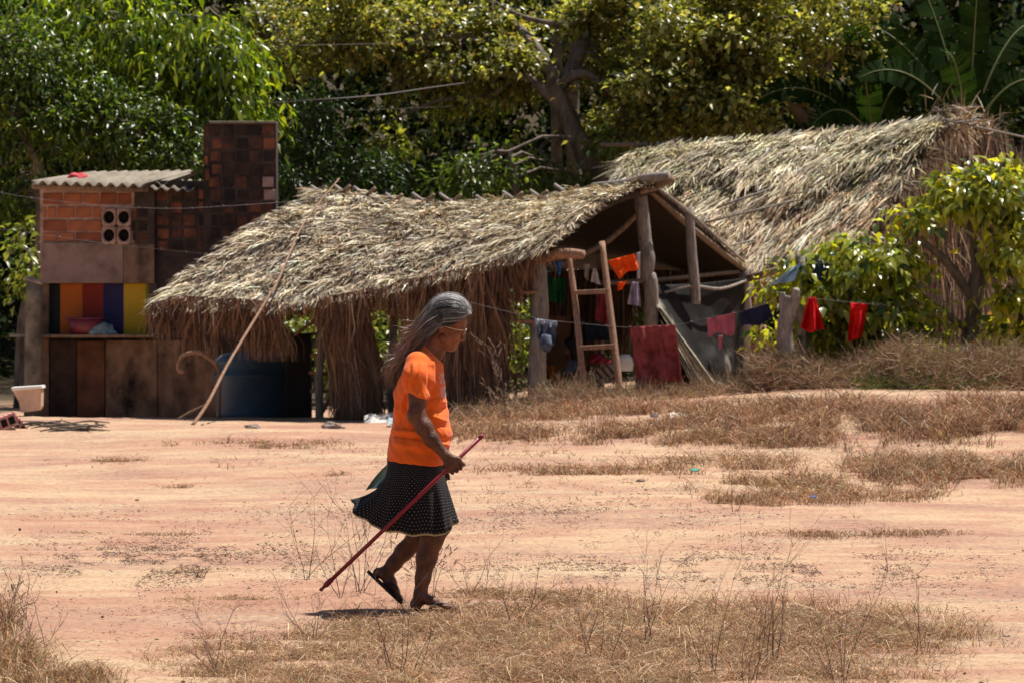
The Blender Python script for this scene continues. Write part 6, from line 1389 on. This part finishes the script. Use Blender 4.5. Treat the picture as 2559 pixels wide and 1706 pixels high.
    def frac(sock):
        f_ = N(nt, 'ShaderNodeMath', operation='FRACT'); nt.links.new(sock, f_.inputs[0]); s_ = N(nt, 'ShaderNodeMath', operation='SUBTRACT'); s_.inputs[1].default_value = .5; nt.links.new(f_.outputs[0], s_.inputs[0])
        q_ = N(nt, 'ShaderNodeMath', operation='MULTIPLY'); nt.links.new(s_.outputs[0], q_.inputs[0]); nt.links.new(s_.outputs[0], q_.inputs[1]); return q_.outputs[0]
    sm = N(nt, 'ShaderNodeMath', operation='ADD'); nt.links.new(frac(ax_.outputs[0]), sm.inputs[0]); nt.links.new(frac(sx.outputs[1]), sm.inputs[1])
    lt = N(nt, 'ShaderNodeMath', operation='LESS_THAN'); lt.inputs[1].default_value = .022; nt.links.new(sm.outputs[0], lt.inputs[0])
    mx = N(nt, 'ShaderNodeMix', data_type='RGBA'); nt.links.new(lt.outputs[0], mx.inputs[0]); mx.inputs[6].default_value = (.010, .009, .010, 1); mx.inputs[7].default_value = (.22, .20, .18, 1)
    nt.links.new(mx.outputs[2], b.inputs['Base Color']); b.inputs['Roughness'].default_value = .75; b.inputs['Specular IOR Level'].default_value = .15
    skirt('skirt', m, 1.0, 0, 950, .003)
    lm, nt, b = newmat('lining'); tc = N(nt, 'ShaderNodeTexCoord'); wv = N(nt, 'ShaderNodeTexWave', ins={'Scale': 35, 'Distortion': 2}); wv.bands_direction = 'DIAGONAL'; nt.links.new(tc.outputs['Object'], wv.inputs[0])
    sp = N(nt, 'ShaderNodeSeparateXYZ'); nt.links.new(tc.outputs['Object'], sp.inputs[0]); rp = ramp(nt, [(0, (.22, .36, .31)), (1, (.36, .52, .46))]); nt.links.new(wv.outputs[0], rp.inputs[0])
    mr = N(nt, 'ShaderNodeMapRange', ins={'From Min': .38+WO.z, 'From Max': .50+WO.z}); nt.links.new(sp.outputs[2], mr.inputs[0]); mx = N(nt, 'ShaderNodeMix', data_type='RGBA'); nt.links.new(mr.outputs[0], mx.inputs[0]); mx.inputs[6].default_value = (.42, .38, .22, 1); nt.links.new(rp.outputs[0], mx.inputs[7])
    nt.links.new(mx.outputs[2], b.inputs['Base Color']); b.inputs['Roughness'].default_value = .7
    skirt('underskirt', lm, .985, 4.5, 938, .002, 0)
    # blown-up fold of the underskirt behind the hip
    V = []
    for j in range(15):
        t = j/14
        for i in range(10):
            u = i/9; a_p = (972, 1156+u*56); tip = (912+u*36, 1226-u*8); c_ = (940+u*10, 1182+u*22)
            x = a_p[0]*(1-t)**2+2*c_[0]*t*(1-t)+tip[0]*t*t; y = a_p[1]*(1-t)**2+2*c_[1]*t*(1-t)+tip[1]*t*t; V.append(W(x, y, .05+.05*math.sin(u*6)*t+.02*u))
    Q = [(j*10+i, j*10+i+1, (j+1)*10+i+1, (j+1)*10+i) for j in range(14) for i in range(9)]
    o = link('underskirt', mesh_np(V, Q), lm, r, True); md = o.modifiers.new('cloth', 'SOLIDIFY'); md.thickness = .002
    # ---- sandals
    rub = solid('sandal_rubber', (.035, .028, .03), .7, .2, 20, .2)
    def sandal(a, b, yc, up, toe=1.0):
        a = np.array(a); b = np.array(b); d = b-a; L = np.linalg.norm(d); d /= L; u = np.array(up, float); u -= d*(u@d); u /= np.linalg.norm(u); n = 26; bm = bmesh.new(); lo = []; hi = []
        for i in range(n):
            t = 2*math.pi*i/n; s = .5-.5*math.cos(t); w = (.031+.012*smooth(np.array([s*1.6-.3]))[0])*(abs(math.sin(t))**.62)*np.sign(math.sin(t)); c = a+d*L*s+np.array([0, w, 0])
            lo.append(bm.verts.new(c-u*.014)); hi.append(bm.verts.new(c))
        bm.faces.new(hi); bm.faces.new(lo[::-1])
        for i in range(n): bm.faces.new((lo[i], lo[(i+1) % n], hi[(i+1) % n], hi[i]))
        bmesh.ops.recalc_face_normals(bm, faces=bm.faces[:]); s_ = bm_obj('sandal', bm, rub, r)
        tp = a+d*L*.80+u*.018; 
        for sg in (-1, 1):
            c0 = a+d*L*.42+np.array([0, sg*.040, 0])-u*.002; c1 = a+d*L*.58+np.array([0, sg*.036, 0])+u*.030
            tube('strap', [c0, c1, tp+u*.004], [.006, .0065, .005], rub, s_, 6, 4)
        tube('strap', [tp+u*.004, tp-u*.02], [.004, .004], rub, s_, 6)
    sandal(W(1022, 1518, -.09), W(1144, 1519, -.092), 0, (0, 0, 1))
    sandal(W(919, 1426, .09), W(1007, 1508, .09), 0, (.66, 0, .75))
    # ---- glasses
    gm = solid('metal_frame', (.75, .66, .5), .25, .1, 10, 0, metal=.9); gl = empty('glasses_root', (0, 0, 0)); bpy.data.objects.remove(gl)
    mm = Multi()
    for s in (-1, 1):
        c_ = np.array(W(1162, 829.5, s*.030)); ring = [c_+np.array([.006*math.sin(t)*1.2, .021*math.cos(t)*1.0, .015*math.sin(t)]) for t in np.linspace(0, 2*math.pi, 17)]
        mm.tube(ring, .0019, 5); mm.tube([W(1160, 826, s*.052), W(1142, 823.5, s*.066), W(1108, 815, s*.076), W(1100, 822, s*.076)], .0020, 5)
    mm.tube([W(1163, 827, -.010), W(1165, 825.5, 0), W(1163, 827, .010)], .0018, 5); g = mm.build('glasses', gm, r)
    lens, nt, b = newmat('lens'); b.inputs['Base Color'].default_value = (.9, .95, .95, 1); b.inputs['Roughness'].default_value = .05; b.inputs['Transmission Weight'].default_value = 1.0; b.inputs['IOR'].default_value = 1.15
    for s in (-1, 1):
        c_ = np.array(W(1162, 829.5, s*.030)); V = [tuple(c_)]+[tuple(c_+np.array([.0065*math.sin(t), .020*math.cos(t), .0145*math.sin(t)])) for t in np.linspace(0, 2*math.pi, 16, endpoint=False)]
        link('lens', mesh_np(V, None, [(0, 1+i, 1+(i+1) % 16) for i in range(16)]), lens, g)
    # ---- hair
    hm = solid('hair_mass', (.045, .035, .032), .6, .4, 30, .5, 90, c2=(.02, .016, .015))
    H = Sdf(W(970, 990, -.14), W(1195, 720, .14), .0048)
    H.ell(W(1119, 786), (.094, .079, .089), .02, rot=-.15); H.ell(W(1150, 776), (.044, .060, .029), .02)
    H.chain([W(1090, 800), W(1066, 820), W(1040, 848), W(1017, 885), W(1004, 918), W(996, 945)], [.066, .048, .040, .028, .018, .008], .03, 1.35)
    H.ell(W(1150, 826), (.066, .13, .052), .012, rot=.15, neg=True); H.ell(W(1126, 856), (.072, .13, .056), .012, neg=True); H.ell(W(1112, 828, -.09), (.026, .04, .03), .01, neg=True); H.ell(W(1112, 828, .09), (.026, .04, .03), .01, neg=True)
    V, Q = H.mesh(); o = link('hair', mesh_np(V, Q), hm, r, True)
    ns = 8600; k = 22; pts = np.zeros((ns, k, 3)); cols = np.zeros((ns, k, 3)); rg = np.random.default_rng(5)
    cen = np.array(W(1120, 787)); Rr = np.array([.099, .084, .096]); tilt = .28
    GREY = np.array([.95, .93, .90]); DK = np.array([.016, .014, .015])
    lock_t = rg.random(150); lock_h = rg.normal(0, .22, 150); BRN = np.array([.095, .055, .038]); WRM = np.array([.28, .15, .09])
    for s in range(ns):
        beta = rg.uniform(-2.15, 2.15); th0 = rg.uniform(.06, .42) if rg.random() < .55 else rg.uniform(.3, 1.7); lift = 1+rg.normal(0, .016)+.012+.02*lock_t[int((beta+2.15)/4.3*149.9)]+(abs(rg.normal(0, .05)) if rg.random() < .07 else 0)
        wisp = rg.random() < .10; lk = int((beta+2.15)/4.3*149.9); th0 = max(.12, th0+lock_h[lk]*.7, (abs(beta)-1.35)*1.9); th = np.linspace(th0, max(th0+.5, 2.5-.35*abs(beta)), 9); A = []
        for t in th:
            lx = math.cos(t); lr = math.sin(t); sag_ = .10*math.sin(t)**2*abs(math.sin(beta)); v = np.array([lx, lr*math.sin(beta), lr*math.cos(beta)])
            v = np.array([v[0]*math.cos(tilt)+v[2]*math.sin(tilt)*.9, v[1], v[2]*math.cos(tilt)-v[0]*math.sin(tilt)*.9]) if False else v
            A.append(cen+v*Rr*lift*(1+.03*math.sin(beta*5+3*t)))
        A = np.array(A); yj = math.sin(beta)*.062+rg.normal(0, .010); sc_ = .0085+(.010 if wisp else 0)
        th_ = None; sb_ = abs(beta)/2.15*2-1+rg.normal(0, .18); pv = np.array([.8, 0, -.6])*sb_
        tail = [np.array(W(1064, 812, yj*1.1)), np.array(W(1040, 843, yj)), np.array(W(1016, 884, yj*.8)), np.array(W(1003, 920, yj*.6)), np.array(W(993+rg.normal(0, 4), 950+rg.normal(0, 10), yj*.5))]
        off = np.array([rg.normal(0, sc_*.9), 0, rg.normal(0, sc_*.6)])
        if wisp: off += np.array([-abs(rg.normal(0, .016)), 0, rg.normal(0, .010)])
        nt_ = rg.integers(3, 6) if rg.random() < .6 else 5
        A2 = [a for a in A]+[tail[i]+pv*(.034, .032, .024, .014, .008)[i]+off*(.35+.3*i)*(1 if i else .6)+(rg.normal(0, .006+.008*wisp, 3)) for i in range(nt_)]
        A2 = np.array(A2); L = np.concatenate([[0], np.cumsum(np.linalg.norm(np.diff(A2, axis=0), axis=1))]); u = np.linspace(0, L[-1], k)
        pts[s] = np.stack([np.interp(u, L, A2[:, i]) for i in range(3)], -1)
        tw = float(smooth(np.array([(1.2-abs(beta))/.9]))[0]); g0 = np.clip(-.12+.95*tw+(lock_t[lk]-.5)*1.1+rg.normal(0, .22), 0, 1)
        if rg.random() < .30: g0 = 0.02
        far = np.clip((u-.17)/.10, 0, 1); frontw = np.clip(1-(u+ (th0-.2)*.08)/.055, 0, 1)*(rg.random() < .7)
        g_ = np.clip(np.maximum(g0*(1-far)*.9, frontw*.9), 0, 1)*(.75+.35*rg.random()); tailc = (WRM if (wisp or rg.random() < .16) else BRN*(.4+rg.random()))
        base = DK[None]*(1-far[:, None])+tailc[None]*far[:, None]; cols[s] = base*(1-g_[:, None])+GREY[None]*g_[:, None]
    sm_ = pts.copy()
    for _ in range(3): sm_[:, 1:-1] = (sm_[:, :-2]+sm_[:, 2:]+2*sm_[:, 1:-1])/4
    lockn = rg.normal(size=(ns, 3)); sm_ += np.array([0, 0, 1.0])*(.0022*np.sin(np.arange(k)[None]*.9+lockn[:, :1]*3)*np.linspace(0, 1.6, k)[None])[..., None]+np.array([1.0, 0, 0])*(.0018*np.sin(np.arange(k)[None]*.7+lockn[:, 1:2]*3)*np.linspace(0, 1.6, k)[None])[..., None]
    wd = np.full((ns, k), .0012)*(.6+.8*rg.random(ns))[:, None]; wd[:, -1] *= .2; wd[:, -2] *= .6; wd[:, 0] *= .5
    tg = np.gradient(sm_, axis=1); outn = sm_-cen; side = np.cross(tg, outn)+.3*rg.normal(size=(ns, 1, 3))*np.linalg.norm(np.cross(tg, outn), axis=-1, keepdims=True)
    link('hair_strands', strips(sm_, wd, side, cols.clip(0, 1)), M['hair'], o)['kind'] = 'stuff'
    # loose flyaway strands blown back
    n = 260; pts = np.zeros((n, 7, 3)); 
    for s in range(n):
        t0 = rg.random(); p0 = np.array(W(1062, 800, 0))*(1-t0)+np.array(W(1003, 915, 0))*t0+np.array([0, rg.normal(0, .04), 0]); a = rg.normal(.2, .5); L = .05+.09*rg.random(); q_ = p0; d = np.array([-math.cos(a), rg.normal(0, .3), -math.sin(a)*.8])
        for i in range(7): pts[s, i] = q_; d = unit(d+rg.normal(0, .22, 3)+np.array([0, 0, -.08])); q_ = q_+d*L/6
    link('loose_strands', strips(pts, np.full((n, 7), .0013), rg.normal(size=(n, 3)), np.where(rg.random((n, 1)) < .5, WRM*1.2, np.array([.3, .26, .24]))), M['hair'], o)['kind'] = 'stuff'
    # ---- the red stick she holds
    rd = plast('red_stick_plastic', (.23, .012, .022), .35); s_ = empty('broom_stick', sb); tag(s_, 'long dark red broom stick held slanting downwards in the woman\'s hand', 'stick')
    u = -ax
    tube('shaft', [st, sb+ax*.075], [.0095, .0095], rd, s_, 16); tube('grip_end', [st+ax*.003, st-ax*.02], [.0102, .0102], rd, s_, 16)
    tube('ferrule', [sb+ax*.078, sb+ax*.072, sb+ax*.034, sb+ax*.03], [.0095, .0125, .0125, .010], rd, s_, 16); tube('screw_tip', [sb+ax*.03, sb+ax*.012, sb+ax*.010, sb], [.0085, .0065, .009, .0075], rd, s_, 12)
woman()
def child():
    Yc = 50.0; s = F/Yc; base = P(1425, 1010, Yc); r = empty('person', base); tag(r, 'dark-haired child in a slate blue dress sitting in the hut shade beside the ladder', 'person')
    q = lambda px, py, dy=0: tuple(P(px, py, Yc+dy))
    S = Sdf(q(1375, 1030, -.45), q(1475, 835, .35), .009); m = skin_mat('child_skin', (.12, .055, .035), (.08, .035, .022))
    S.ell(q(1422, 868), (.085, .085, .10), .02); S.ell(q(1414, 880, -.02), (.05, .06, .06), .02); S.chain([q(1424, 885), q(1426, 900)], [.045, .045], .03)
    S.ell(q(1430, 925), (.10, .12, .13), .04); S.ell(q(1432, 965), (.12, .14, .10), .04)
    S.ell(q(1402, 876, -.01), (.012, .012, .012), .01); S.ell(q(1404, 885, -.01), (.012, .018, .006), .008)
    for sg in (-1, 1):
        S.chain([q(1420, 908, sg*.12), q(1410, 935, sg*.15), q(1398, 955, sg*.12)], [.04, .033, .028], .02); S.ell(q(1393, 960, sg*.11), (.028, .02, .03), .01)
        for i in range(5): S.cone(q(1393, 962, sg*.11+(i-2)*.012), q(1388, 972-abs(i-2)*2, sg*.11+(i-2)*.014), .008, .006, .004)
        S.chain([q(1430, 972, sg*.07), q(1398, 975, sg*.09), q(1400, 1000, sg*.09)], [.07, .055, .04], .02); S.ell(q(1392, 1003, sg*.09), (.06, .03, .025), .01)
    V, Q = S.mesh(); link('body', mesh_np(V, Q), m, r, True)
    S = Sdf(q(1375, 1030, -.35), q(1475, 835, .35), .010); S.ell(q(1432, 922), (.105, .125, .125), .04); S.ell(q(1434, 965), (.145, .16, .12), .05); S.chain([q(1424, 910, -.11), q(1418, 925, -.14)], [.045, .045], .02); S.chain([q(1424, 910, .11), q(1418, 925, .14)], [.045, .045], .02)
    sl, g = S.box(S.lo, S.lo+S.n*S.h); S.f = np.maximum(S.f, (g[2]-q(0, 898)[2]).astype(np.float32)); V, Q = S.mesh(); link('dress', mesh_np(V, Q), fabric('slate_dress', (.10, .11, .17)), r, True)
    S = Sdf(q(1370, 960, -.3), q(1475, 830, .3), .010); S.ell(q(1427, 863), (.095, .098, .10), .03); S.chain([q(1432, 870), q(1440, 895), q(1444, 915)], [.08, .07, .03], .03); S.ell(q(1402, 882), (.06, .08, .07), .01, neg=True)
    V, Q = S.mesh(); link('hair', mesh_np(V, Q), solid('black_hair', (.012, .010, .010), .6, .3, 20, .3), r, True)
child()
